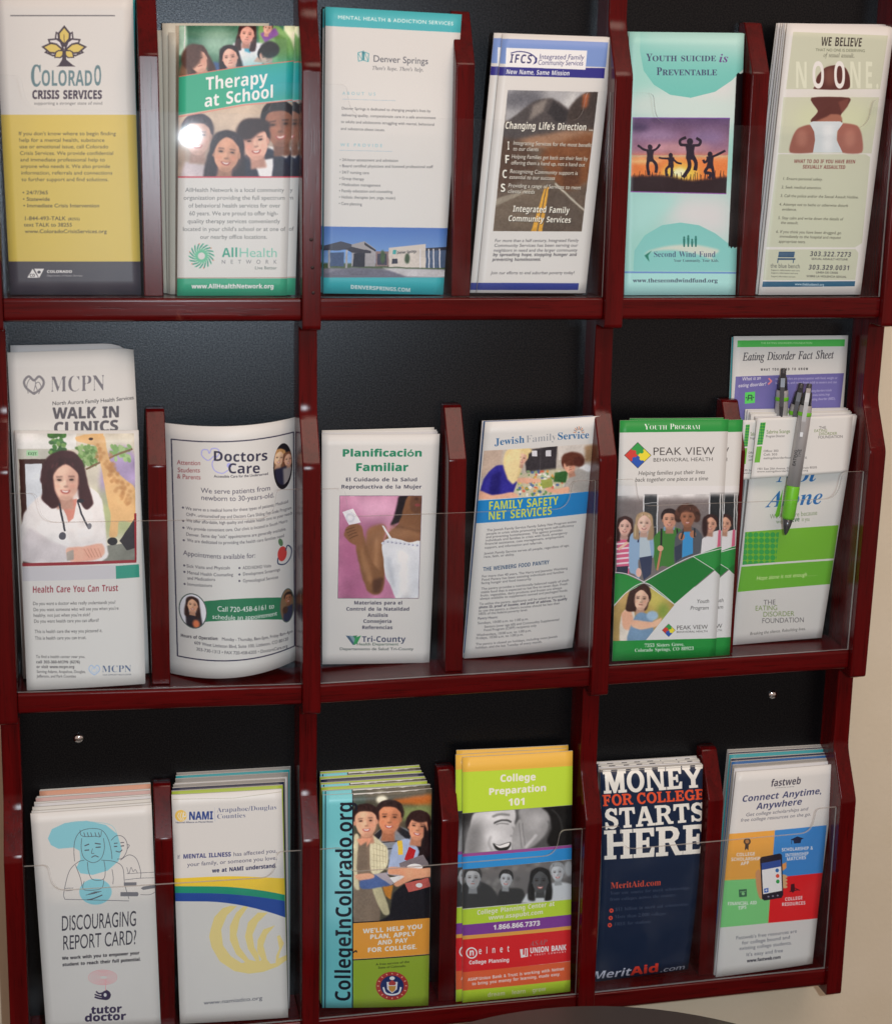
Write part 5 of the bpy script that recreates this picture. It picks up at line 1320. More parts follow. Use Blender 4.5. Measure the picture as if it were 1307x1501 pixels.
        a.face(192, 990, 112, (222, 176, 152), (62, 38, 34), 4, 'pony', False)
        a.P([(118, 1040), (135, 960), (165, 925), (160, 1040)], (60, 38, 34), soft=3)
        a.P([(125, 1196), (160, 1080), (185, 1055), (220, 1060), (250, 1090), (240, 1196)], (112, 142, 172), soft=2); a.E(245, 1070, 28, 24, (150, 176, 200), soft=3)
        a.P([(145, 1100), (160, 1090), (240, 1100), (290, 1080), (270, 1118), (200, 1136), (150, 1124)], (224, 172, 144), soft=2)
        a.noise(40, 900, 350, 1190, 5, 2, 4)
    a.clipped(girl, [(40, 1050), (120, 962), (206, 914), (352, 1018), (205, 1200), (40, 1200)])
    a.S([(352, 1016), (280, 955), (206, 912), (120, 960), (50, 1040)], 4, W_)
    a.T('Youth', 457, 1010, 517, 18, (96, 96, 96), 'i', y1=1008); a.T('Program', 426, 1042, 515, 18, (96, 96, 96), 'i', y1=1040)
    puz(324, 1140, 32)
    a.T('PEAK VIEW', 361, 1138, 511, 20, (78, 74, 74), 't', y1=1133); a.T('BEHAVIORAL HEALTH', 361, 1153, 510, 9, (96, 92, 92), 't', y1=1149)
    a.P([(40, 1192), (640, 1176), (640, 1300), (40, 1300)], (34, 140, 60))
    a.T('7353 Sisters Grove,', 208, 1221, 398, 16, (214, 228, 214), 'R', y1=1214); a.T('Colorado Springs, CO 80923', 162, 1244, 444, 16, (214, 228, 214), 'R', y1=1234)
    return a
def efnd(a, x, y, s_, k=1.0):
    D = (112, 108, 112); G_ = (140, 176, 70)
    for t, dx0, dx1, dy, c in (('THE', .17, .42, 0, D), ('E\u0042TING'.replace('B', 'A'), 0, .46, .26, G_), ('DISORDER', .16, .80, .52, G_), ('FOUNDATION', .14, 1.0, .80, D)):
        a.T(t, x + dx0 * s_, y + dy * s_ * .42 * k, x + dx1 * s_, s_ * .095, c, 't')
def art_alone():
    a = Art([(138, 383), (565, 372), (415, 1320), (32, 1352)], 196, crop=(1060, 480, .3464), warm=(1, .985, .97))
    a.slope = -.03
    B_ = (36, 98, 158)
    a.T('Not', 228, 672, 398, 62, B_, 'BI', y1=668); a.T('Alone', 186, 782, 420, 66, B_, 'BI', y1=766)
    a.T('We Are Here because', 196, 832, 396, 20, (156, 180, 130), 's', y1=814); a.T('we ', 222, 852, 256, 18, (156, 180, 130)); a.T('Believe', 252, 850, 322, 20, (60, 128, 80), 'b', y1=842); a.T('in you', 330, 842, 364, 18, (156, 180, 130))
    G_ = (104, 168, 42)
    a.P([(90, 888), (484, 858), (464, 998), (78, 1026)], G_)
    a.clipped(lambda: [a.E(88 + i * 24, 900 + j * 24, 11, 11, (46, 150, 66)) for i in range(7) for j in range(6)], [(90, 888), (236, 878), (222, 1014), (78, 1026)])
    a.P([(74, 1034), (463, 1006), (448, 1104), (58, 1138)], (96, 166, 44)); a.T('Hope alone is not enough . . . .', 138, 1090, 392, 17, (196, 220, 150), 'i', y1=1070)
    efnd(a, 134, 1190, 208, 2.05 * .52)
    a.T('Breaking the silence. Rebuilding lives.', 112, 1312, 348, 12, (140, 140, 136), 'i', y1=1290)
    return a
def art_card():
    a = Art([(143, 383), (548, 370), (525, 612), (116, 640)], 200, W=540, crop=(1060, 480, .3464), warm=(1, .985, .97))
    a.slope = -.03
    a.clipped(lambda: [a.R(140, 395, 190, 500, (90, 165, 50))] + [a.E(150 + i * 11, 408 + j * 12, 5, 5, (30, 130, 60)) for i in range(3) for j in range(9)], [(157, 402), (180, 401), (166, 494), (142, 496)])
    a.P([(141, 503), (164, 501), (154, 570), (131, 571)], (96, 166, 44))
    a.T('Sabrina Scange', 183, 448, 284, 15, (150, 186, 90), 's', y1=444); a.T('Program Director', 181, 464, 262, 10, (130, 126, 130))
    for t, y, x1 in (('Office: 303', 526, 235), ('Cell: 303', 541, 230), ('eatingdisorderfoundation.org', 556, 355)): a.T(t, 170, y, x1, 9, (134, 130, 132))
    a.T('1901 East 20th Avenue, Denver, Colorado 80205', 142, 602, 398, 9, (140, 136, 138)); a.T('www.eatingdisorderfoundation.org', 142, 613, 360, 8, (140, 136, 138))
    efnd(a, 386, 428, 120, 1.0)
    return a
def art_fact():
    a = Art([(44, 37), (528, 33), (470, 900), (8, 915)], 192, crop=(1060, 480, .3464), warm=(.95, .95, 1))
    a.P([(60, 55), (514, 50), (512, 80), (58, 84)], (62, 160, 72)); a.T('THE EATING DISORDERS FOUNDATION', 158, 70, 376, 8, (150, 200, 150), 'm')
    a.T('Eating Disorder Fact Sheet', 82, 142, 466, 34, (56, 56, 66), 'I', y1=132); a.T('Eating Disorder Fact Sheet', 83, 142, 467, 34, (56, 56, 66), 'I', y1=132)
    a.T('WHAT YOU NEED TO KNOW', 158, 185, 358, 10, (70, 70, 80), 'B', sp=.25, y1=182)
    a.P([(52, 210), (510, 195), (430, 920), (0, 930)], (92, 88, 152))
    a.T('What is an', 78, 228, 158, 15, (206, 206, 222), 'i', y1=222); a.T('eating disorder?', 62, 256, 180, 15, (206, 206, 222), 'i', y1=248)
    a.L([(192, 218), (204, 230), (190, 243)], 6, (220, 110, 120)); 
    for t, x0, x1, y in (('eating disorders are preoccupation with food, weight or', 220, 482, 224), ('body shape, and range from mild to severe and can', 220, 480, 242), ('Eating disorders include', 368, 458, 276), ('anorexia, bulimia, binge', 368, 450, 294), ('eating disorder (BED),', 370, 474, 312)): a.T(t, x0, y, x1, 10, (160, 158, 200), y1=y - 4)
    a.P([(92, 278), (134, 274), (133, 322), (90, 326)], (72, 180, 84)); a.L([(103, 312), (106, 290), (120, 290), (120, 312)], 5, (40, 80, 60)); a.L([(104, 302), (120, 302)], 5, (40, 80, 60)); a.E(97, 300, 3, 3, (40, 80, 60)); a.E(127, 299, 3, 3, (40, 80, 60))
    return a
def art_tutor():
    a = Art([(142, 520), (707, 478), (752, 1530), (217, 1556)], 184, W=540, crop=(0, 1030, .3137), warm=(1, .93, .91))
    TQ = (112, 160, 168); D = (72, 68, 76)
    a.S([(240, 650), (260, 590), (340, 560), (440, 562), (520, 580), (550, 640)], 2, TQ)
    a.P([(222, 640), (240, 595), (300, 566), (400, 555), (490, 575), (545, 620), (566, 690), (550, 750), (500, 795), (430, 816), (372, 808), (354, 780), (372, 740), (368, 700), (340, 684), (270, 690), (236, 672)], TQ)
    a.E(443, 896, 76, 62, TQ)
    L = lambda p, w=2.4: a.S(p, w, D)
    L([(345, 750), (342, 690), (350, 640), (375, 605), (420, 593), (470, 600), (500, 640), (516, 700), (520, 740)]); L([(378, 640), (376, 690), (390, 735), (430, 757), (468, 738), (484, 690), (480, 640)]); L([(370, 600), (375, 625), (400, 632), (440, 630), (465, 632), (470, 605)])
    for x in (388, 404, 420, 440, 456): L([(x, 612), (x + 6, 632)], 3)
    L([(392, 676), (412, 668)], 5); L([(440, 664), (466, 668)], 5); L([(392, 698), (412, 696)], 5); L([(444, 684), (466, 682)], 5); L([(428, 690), (424, 712), (436, 712)]); L([(424, 732), (440, 724), (456, 730)], 4)
    L([(300, 930), (296, 900), (320, 800), (360, 755), (390, 745)]); L([(470, 745), (530, 752), (570, 780), (580, 860), (600, 930)]); L([(405, 755), (410, 800), (430, 838), (480, 836), (488, 790), (482, 748)]); L([(350, 770), (372, 830), (380, 870)]); L([(520, 790), (526, 830), (524, 860)])
    a.L([(300, 932), (600, 940)], 2.4, D); L([(300, 880), (340, 878)], 2); L([(304, 892), (336, 890)], 2); L([(390, 845), (384, 880), (410, 890), (470, 880), (482, 838)], 2.2)
    for k in range(4): L([(398 + k * 12, 912 - k * 5), (440 + k * 10, 904 - k * 3)], 2.4)
    L([(404, 935), (430, 930), (474, 912)], 5)
    L([(516, 650), (540, 628), (570, 632), (590, 660), (590, 700), (570, 735), (545, 740)]); L([(590, 670), (602, 674), (594, 690)]); L([(530, 665), (546, 663)], 4); L([(560, 662), (576, 660)], 4); L([(530, 680), (544, 679)], 5); L([(562, 678), (576, 676)], 5); L([(538, 702), (556, 706), (568, 696)], 4)
    L([(560, 745), (600, 720), (636, 740), (656, 800), (655, 830)]); L([(590, 780), (600, 810), (610, 780), (620, 800), (630, 790), (640, 806)], 2); L([(580, 840), (650, 832), (720, 830)], 2); L([(590, 810), (720, 803)], 2)
    for p in ([(576, 852), (636, 851), (636, 868), (576, 868)], [(560, 898), (642, 898), (646, 908), (642, 918), (560, 918)], [(656, 880), (668, 872), (726, 862), (730, 878), (668, 888)]): a.P(p, (98, 94, 98))
    L([(655, 910), (700, 910), (730, 895)], 2)
    a.slope = -.02
    a.T('DISCOURAGING', 284, 1082, 636, 70, (54, 50, 58), 's', y1=1058); a.T('REPORT CARD?', 290, 1172, 636, 66, (54, 50, 58), 's', y1=1144)
    a.T('We work with you to empower your', 288, 1218, 650, 14, (60, 56, 66), 'B', y1=1192); a.T('student to reach their full potential.', 290, 1248, 656, 14, (60, 56, 66), 'B', y1=1222)
    R_ = (206, 120, 124)
    for k in range(5):
        rx, ry = 66 - k * 11, 34 - k * 6
        a.S([(477 + rx * math.cos(t + k) + k, 1300 + ry * math.sin(t + k)) for t in np.linspace(0, 6.6, 14)], 2.6, R_, n=3)
    a.L([(490, 1312), (490, 1365)], 2.4, R_)
    P_ = (52, 42, 66)
    a.E(492, 1384, 22, 22, P_); a.E(488, 1382, 7, 9, (184, 174, 172)); a.S([(492, 1402), (460, 1398), (440, 1392)], 8, P_); a.S([(485, 1370), (460, 1376), (446, 1366)], 7, P_); a.S([(480, 1392), (456, 1386), (440, 1380)], 7, P_); a.S([(492, 1362), (505, 1370), (512, 1384)], 8, P_)
    a.T('tutor', 422, 1470, 566, 34, P_, 'B', y1=1462); a.T('doctor', 392, 1506, 586, 34, P_, 'B', y1=1496)
    return a
def art_nami():
    a = Art([(117, 246), (722, 212), (758, 1500), (165, 1536)], 190, W=540, crop=(220, 1100, .2671), warm=(1, .93, .885))
    a.slope = -.04
    O_ = (206, 160, 70); B_ = (42, 60, 112)
    a.L([(125, 270), (460, 262), (720, 228)], 3, (150, 140, 120))
    a.E(168, 362, 32, 33, O_); 
    for k in range(3): a.S([(160 + k * 12, 345 - k * 3), (152 + k * 13, 365), (170 + k * 8, 388)], 3.5, (196, 186, 172))
    a.E(188, 358, 10, 12, (196, 186, 172)); a.E(189, 356, 5, 8, O_)
    a.T('NAMI', 210, 384, 343, 44, B_, 'B', y1=380); a.T('National Alliance on Mental Illness', 140, 404, 343, 9, (80, 84, 120), 'm', y1=398)
    a.L([(351, 314), (354, 392)], 2, (150, 148, 160)); a.T('Arapahoe/Douglas', 364, 342, 695, 26, (84, 86, 110), 'r', y1=326); a.T('Counties', 364, 378, 523, 26, (84, 86, 110), 'r', y1=370)
    T_ = (98, 94, 120)
    a.T('If ', 150, 604, 168, 22, T_, 's'); a.T('MENTAL ILLNESS', 180, 602, 442, 24, (66, 66, 104), 'B', y1=588); a.T('has affected you,', 454, 588, 696, 22, T_, 's', y1=568)
    a.T('your family, or someone you love,', 203, 646, 696, 22, T_, 's', y1=608); a.T('we at NAMI understand.', 338, 680, 692, 22, (66, 66, 104), 'B', y1=652)
    def band(top, bot, c):
        xs = np.linspace(100, 790, 14)
        a.P([(x, top(x)) for x in xs] + [(x, bot(x)) for x in xs[::-1]], c)
    f0 = lambda x: 722 - 18 * math.exp(-((x - 440) / 260) ** 2) - 4; f1 = lambda x: 757 + (max(0, x - 330) / 420) ** 1.9 * 52; f2 = lambda x: 795 + (max(0, x - 300) / 450) ** 1.9 * 46; f3 = lambda x: 842 + (max(0, x - 300) / 450) ** 1.8 * 95
    f2 = lambda x: 795 + (max(0, x - 280) / 470) ** 1.9 * 48
    band(f0, f1, (222, 166, 42)); band(f1, f2, (24, 124, 92)); band(f2, f3, (30, 62, 128))
    Y_ = (206, 176, 108)
    def logo():
        a.P([(330, 1000), (350, 930), (395, 880), (440, 865), (475, 868), (420, 920), (388, 1000), (398, 1090), (440, 1150), (500, 1190), (520, 1185), (470, 1140), (435, 1060), (435, 980), (470, 905), (512, 868), (535, 872), (490, 940), (472, 1030), (490, 1100), (540, 1170), (580, 1180), (535, 1110), (518, 1040), (535, 960), (590, 905), (645, 905), (590, 960), (560, 1030), (570, 1100), (610, 1170), (600, 1180), (585, 1110), (588, 1060), (620, 1000), (684, 978), (640, 1030), (620, 1090), (640, 1170), (660, 1195), (688, 1190), (690, 1150), (708, 1110), (695, 1040), (710, 1032), (735, 1080), (712, 1130), (704, 1165), (760, 1140), (770, 1160), (700, 1210), (620, 1240), (540, 1250), (460, 1235), (380, 1180), (335, 1100), (322, 1040)], Y_)
    logo()
    a.T('www.namiadco.org', 293, 1426, 614, 22, (84, 84, 100), 's', y1=1398)
    return a
def art_college():
    a = Art([(117, 306), (687, 272), (668, 1462), (115, 1475)], 182, W=540, crop=(440, 1080, .2805), warm=(1, .98, .93))
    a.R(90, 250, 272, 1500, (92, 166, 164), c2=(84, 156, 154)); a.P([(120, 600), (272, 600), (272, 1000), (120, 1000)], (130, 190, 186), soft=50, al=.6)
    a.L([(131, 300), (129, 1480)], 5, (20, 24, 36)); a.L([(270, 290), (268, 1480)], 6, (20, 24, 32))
    pic = [(273, 302), (687, 272), (675, 980), (272, 1004)]
    def draw():
        a.P(pic, (70, 66, 52)); a.P([(480, 330), (687, 300), (687, 370), (480, 350)], (160, 88, 36), soft=8); a.P([(500, 370), (690, 360), (690, 460), (500, 440)], (110, 120, 70), soft=12); a.E(420, 330, 30, 24, (196, 190, 160), soft=6); a.P([(275, 300), (340, 300), (330, 480), (275, 500)], (60, 72, 60), soft=8)
        a.P([(370, 600), (385, 520), (440, 480), (520, 480), (580, 520), (560, 640), (380, 660)], (112, 116, 118), soft=3)
        for y in (560, 600): a.L([(380, y + 6), (560, y - 6)], 7, (50, 50, 54))
        a.P([(375, 530), (430, 480), (440, 490), (395, 560)], (34, 34, 38)); a.P([(510, 475), (580, 520), (560, 560), (500, 500)], (34, 34, 38), soft=2)
        a.face(460, 430, 190, (186, 118, 82), (44, 30, 28), 4, 'short', True, top=.95); 
        a.P([(600, 530), (680, 480), (690, 760), (600, 700)], (22, 20, 24)); a.P([(450, 720), (480, 580), (560, 545), (620, 620), (600, 760), (450, 740)], (136, 150, 170), soft=2); a.P([(540, 660), (565, 590), (600, 610), (580, 680)], (160, 30, 34)); a.L([(515, 560), (520, 630)], 26, (206, 160, 50))
        a.face(612, 480, 160, (196, 132, 98), (44, 28, 28), 8, 'pony'); a.P([(645, 470), (668, 520), (680, 640), (610, 660), (640, 560)], (34, 22, 24), soft=3); a.E(622, 425, 56, 32, (46, 28, 26), rot=10, soft=3)
        a.P([(275, 1004), (275, 560), (330, 540), (370, 545), (380, 700), (410, 1004)], (112, 96, 78), soft=2); a.P([(360, 530), (400, 545), (450, 600), (450, 690), (400, 740), (360, 720)], (184, 176, 140), soft=2); a.P([(275, 540), (300, 530), (290, 700), (305, 820), (275, 800)], (176, 166, 130), soft=2)
        for k in range(5): a.L([(365, 560 + k * 34), (445, 590 + k * 28)], 2, (150, 140, 104)); a.L([(376 + k * 16, 545 + k * 10), (380 + k * 16, 720)], 2, (150, 140, 104))
        a.face(337, 450, 180, (214, 150, 116), (46, 28, 26), -4, 'short'); a.P([(290, 545), (370, 540), (340, 590), (310, 590)], (196, 132, 100), soft=2); a.P([(300, 590), (340, 560), (345, 700), (300, 720)], (104, 90, 74), soft=3)
        a.P([(370, 820), (410, 790), (460, 940), (450, 965), (420, 950)], (170, 160, 120), soft=2); a.P([(420, 800), (480, 800), (466, 880), (440, 860)], (176, 112, 40), soft=2)
        a.P([(480, 850), (560, 780), (680, 760), (680, 1000), (410, 1004), (460, 960)], (24, 24, 30), soft=3)
        a.P([(310, 770), (400, 740), (470, 780), (470, 800), (320, 822)], (70, 90, 130), soft=2); a.P([(380, 740), (440, 730), (485, 790), (470, 800)], (150, 140, 140), soft=1); a.P([(460, 760), (560, 740), (520, 775), (486, 790)], (204, 208, 214))
        a.P([(510, 680), (640, 634), (672, 690), (600, 712), (520, 720)], (104, 96, 96)); a.E(595, 702, 42, 18, (196, 194, 196)); a.P([(540, 790), (670, 762), (680, 812), (560, 840)], (170, 80, 70)); a.E(618, 803, 18, 12, (190, 190, 196))
        a.P([(450, 720), (470, 700), (620, 710), (680, 705), (682, 755), (590, 770), (540, 790), (500, 810), (484, 792), (540, 752), (460, 742)], (198, 136, 100), soft=2); a.P([(280, 745), (340, 735), (380, 745), (370, 762), (300, 772)], (206, 140, 108), soft=2)
        a.noise(270, 280, 690, 1000, 7, 2.5, 7)
    a.clipped(draw, pic)
    # vertical title
    a.clipped(lambda: a.T('CollegeInColorado.org', 268, 1440, 268, 88, (22, 24, 34), 'b', y1=338) if False else None, pic)
    A_, B_ = a.pt(262, 1440), a.pt(266, 340)
    vtext(a, 'CollegeInColorado.org', (256, 1440), (266, 338), (178, 1440), (20, 22, 32), 'b')
    a.P([(272, 1008), (675, 980), (672, 1180), (272, 1206)], (214, 132, 42)); a.L([(272, 1006), (675, 980)], 6, (24, 20, 24)); a.L([(272, 1210), (672, 1184)], 6, (24, 20, 24))
    a.P([(272, 1213), (672, 1187), (668, 1470), (272, 1475)], (124, 146, 38))
    a.S([(272, 1170), (285, 1160), (290, 1168)], 7, (20, 22, 32))
    for t, x0, x1, y, y1 in (("WE'LL HELP YOU", 322, 636, 1064, 1040), ('PLAN, APPLY', 357, 598, 1096, 1078), ('AND PAY', 398, 556, 1128, 1114), ('FOR COLLEGE.', 345, 607, 1168, 1150)): a.T(t, x0, y, x1, 24, (196, 192, 176), 'B', y1=y1)
    a.T('A free service of the', 388, 1240, 566, 12, (66, 76, 40), 'm', y1=1226); a.T('State of Colorado.', 400, 1258, 548, 12, (66, 76, 40), 'm', y1=1248)
    a.E(474, 1352, 86, 78, (150, 44, 40)); a.E(474, 1352, 62, 57, (26, 40, 84)); a.E(474, 1352, 86, 78, (20, 20, 24), al=.0)
    for k in range(16):
        t = k * math.pi / 8; a.L([(474 + 70 * math.cos(t), 1352 + 64 * math.sin(t)), (474 + 78 * math.cos(t), 1352 + 71 * math.sin(t))], 5, (196, 150, 120))
    a.P([(445, 1330), (503, 1330), (500, 1370), (474, 1392), (448, 1370)], (186, 180, 176)); a.P([(455, 1352), (494, 1352), (490, 1374), (474, 1386), (458, 1374)], (170, 120, 50)); a.P([(455, 1335), (474, 1318), (494, 1335), (490, 1348), (458, 1348)], (150, 50, 50)); a.E(474, 1310, 14, 10, (190, 186, 180))
    a.S([(428, 1360), (440, 1390), (474, 1400), (510, 1390), (520, 1360)], 9, (190, 190, 196))
    return a
def vtext(a, txt, p0, p1, pcap, c, f):
    """text running upwards: p0 -> p1 is the baseline, pcap the top of a capital at p0"""
    A = np.array(a.pt(*p0)); B = np.array(a.pt(*p1)); C_ = np.array(a.pt(*pcap))
    cap = GL.capheight(f)
    gs = [GL.get(ch, f) for ch in txt]; tot = sum(g[0] for g in gs)
    ex = (B - A) / tot; ey = (C_ - A) / cap
    M = np.array([[ex[0], ey[0]], [ex[1], ey[1]]]); Mi = np.linalg.inv(M)
    o = 0
    for w, g in gs:
        mips, bb = g
        cs = np.array([A + M @ np.array([o + bx, by]) for bx in bb[:2] for by in bb[2:]])
        X0, Y0 = np.maximum(np.floor(cs.min(0)).astype(int) - 1, 0); X1, Y1 = np.ceil(cs.max(0)).astype(int) + 2
        X1 = min(X1, a.W); Y1 = min(Y1, a.H)
        if X1 > X0 and Y1 > Y0:
            em, mk = mips[1]
            xx, yy = np.meshgrid(np.arange(X0, X1) + .5 - A[0], np.arange(Y0, Y1) + .5 - A[1])
            gx = Mi[0, 0] * xx + Mi[0, 1] * yy - o; gy = Mi[1, 0] * xx + Mi[1, 1] * yy
            u = (gx - GL.X0) * em - .5; v = (GL.Y1 - gy) * em - .5
            iu = np.clip(u.astype(int), 0, mk.shape[1] - 1); iv = np.clip(v.astype(int), 0, mk.shape[0] - 1)
            a.comp(mk[iv, iu], X0, Y0, c)
        o += w
def art_prep():
    a = Art([(135, 108), (710, 75), (697, 1335), (135, 1393)], 184, W=540, crop=(640, 1080, .2804), warm=(1, .97, .95))
    a.slope = -.06
    def st(y0, y1, y2, y3, c, **k): a.P([(90, y0), (760, y1), (760, y3), (90, y2)], c, **k)
    LM = (164, 188, 44)
    st(100, 65, 192, 150, (218, 152, 54)); st(188, 150, 404, 358, LM); st(404, 352, 620, 565, (110, 108, 108))
    st(616, 562, 634, 582, (130, 60, 120)); st(632, 576, 700, 636, (34, 120, 178)); st(698, 638, 905, 840, (96, 92, 90)); st(908, 846, 992, 925, LM); st(990, 925, 1050, 985, (112, 50, 128)); st(1046, 985, 1068, 1006, (214, 140, 60)); st(1066, 1004, 1240, 1168, (196, 30, 34)); st(1238, 1170, 1335, 1268, (218, 84, 46)); st(1335, 1268, 1420, 1345, LM)
    W_ = (206, 206, 180)
    a.T('College', 330, 235, 518, 36, W_, 'B', y1=226); a.T('Preparation', 270, 304, 573, 34, W_, 'B', y1=282); a.T('101', 372, 360, 466, 36, W_, 'B', y1=354)
    def p1():
        g = lambda v: (v, v * .98, v * .97)
        a.R(90, 350, 760, 630, g(70))
        # the left, laughing face in profile towards the right one
        a.P([(100, 400), (200, 392), (190, 470), (165, 560), (170, 630), (90, 630)], g(46), soft=14)
        a.P([(195, 400), (300, 380), (400, 372), (412, 420), (408, 455), (436, 500), (424, 520), (400, 524), (404, 545), (392, 560), (394, 590), (370, 640), (160, 640), (150, 560), (172, 470)], g(168), soft=4)
        a.P([(150, 480), (230, 440), (240, 560), (220, 640), (150, 640)], g(112), soft=22); a.E(300, 420, 60, 22, g(196), soft=18); a.E(300, 520, 44, 30, g(194), soft=18)
        a.S([(298, 452), (330, 438), (365, 436), (388, 446)], 7, g(48), soft=2); a.S([(310, 458), (340, 452), (375, 456)], 4, g(90), soft=2); a.S([(292, 418), (330, 404), (380, 408)], 8, g(92), soft=4)
        a.S([(396, 470), (410, 500), (404, 520), (384, 516)], 5, g(110), soft=3); a.S([(282, 520), (272, 560), (290, 596)], 5, g(112), soft=5)
        a.P([(292, 556), (330, 566), (386, 548), (380, 580), (350, 600), (312, 590)], g(40), soft=2); a.P([(302, 560), (332, 568), (380, 552), (370, 572), (330, 580)], g(222), soft=1.5); a.S([(300, 600), (340, 612), (376, 596)], 5, g(120), soft=3)
        # the right face, turned away, a hand between them
        a.P([(430, 374), (560, 362), (590, 420), (588, 470), (560, 520), (520, 560), (450, 600), (430, 540), (442, 470)], g(128), soft=6); a.E(510, 440, 44, 46, g(152), soft=20)
        a.P([(540, 350), (720, 340), (720, 600), (610, 590), (575, 540), (600, 480), (590, 410)], g(26), soft=5); a.S([(600, 380), (640, 420), (660, 500)], 5, g(60), soft=4); a.S([(580, 440), (590, 460), (584, 478)], 5, g(80), soft=3)
        a.P([(398, 500), (420, 440), (436, 430), (446, 450), (462, 540), (470, 600), (410, 620), (392, 570)], g(136), soft=4)
        for x in (428, 446): a.L([(x, 450), (x + 16, 580)], 3, g(84), soft=2)
        a.S([(462, 580), (490, 548), (520, 512)], 13, g(164), soft=3)
        a.noise(90, 350, 720, 640, 4, 3, 9)
    a.clipped(p1, [(90, 406), (760, 354), (760, 560), (90, 614)])
    def p2():
        rg = random.Random(3)
        for k in range(80): a.E(rg.uniform(100, 720), rg.uniform(640, 830), 14, 12, rg.choice([(70, 68, 66), (110, 106, 102), (130, 126, 120)]), soft=5, al=.5)
        g = lambda v: (v, v, v)
        a.P([(110, 900), (130, 780), (200, 750), (290, 790), (330, 890)], g(52), soft=3); a.face(188, 740, 120, g(150), g(52), 0, 'short', False)
        a.P([(320, 880), (330, 800), (390, 790), (450, 800), (460, 880)], g(48), soft=3); a.face(362, 745, 94, g(160), g(44), 4, 'short')
        a.P([(560, 860), (570, 780), (640, 760), (720, 780), (720, 860)], g(176), soft=3); a.face(630, 710, 100, g(168), g(130), -4, 'short')
        a.P([(440, 870), (470, 820), (600, 800), (600, 870)], g(180), soft=3); a.face(540, 755, 130, g(76), g(34), 0, 'long')
        a.E(690, 690, 24, 40, g(150), soft=5)
    a.clipped(p2, [(90, 700), (760, 640), (760, 842), (90, 904)])
    a.T('College Planning Center at', 210, 932, 616, 24, W_, 'b', y1=884); a.T('www.asapubt.com', 270, 958, 556, 22, W_, 'b', y1=926)
    a.T('1.866.866.7373', 294, 1010, 540, 25, (214, 206, 214), 'B', y1=986)
    W2 = (214, 204, 200)
    a.E(182, 1132, 30, 30, W2); a.E(182, 1132, 23, 23, (196, 30, 34)); a.T('n', 169, 1146, 196, 34, W2, 'B')
    a.T('elnet', 218, 1138, 380, 34, W2, 'b', y1=1124, sp=.5); a.T('College Planning', 168, 1192, 379, 19, W2, 'B', y1=1176)
    for d in (0, 2): a.T('ASAP', 484 + d, 1096, 576 + d, 26, (150, 90, 90) if d else (176, 30, 34), 'BI', y1=1086)
    a.T('UNION BANK', 486, 1132, 676, 28, W2, 'B', y1=1116); a.T('& TRUST COMPANY', 486, 1148, 674, 9, W2, 'b', y1=1130, sp=.3); a.P([(434, 1112), (450, 1110), (450, 1140), (458, 1140), (458, 1108), (476, 1106), (476, 1150), (440, 1156)], W2); a.L([(466, 1112), (466, 1146)], 5, (196, 30, 34))
    a.T('ASAP/Union Bank & Trust is working with Nelnet', 162, 1280, 666, 16, W2, 'b', y1=1222); a.T('to bring you money for learning, made easy.', 184, 1302, 645, 16, W2, 'b', y1=1250)
    a.T('dream   learn   grow', 265, 1362, 570, 22, (200, 206, 150), 'b', y1=1330)
    return a
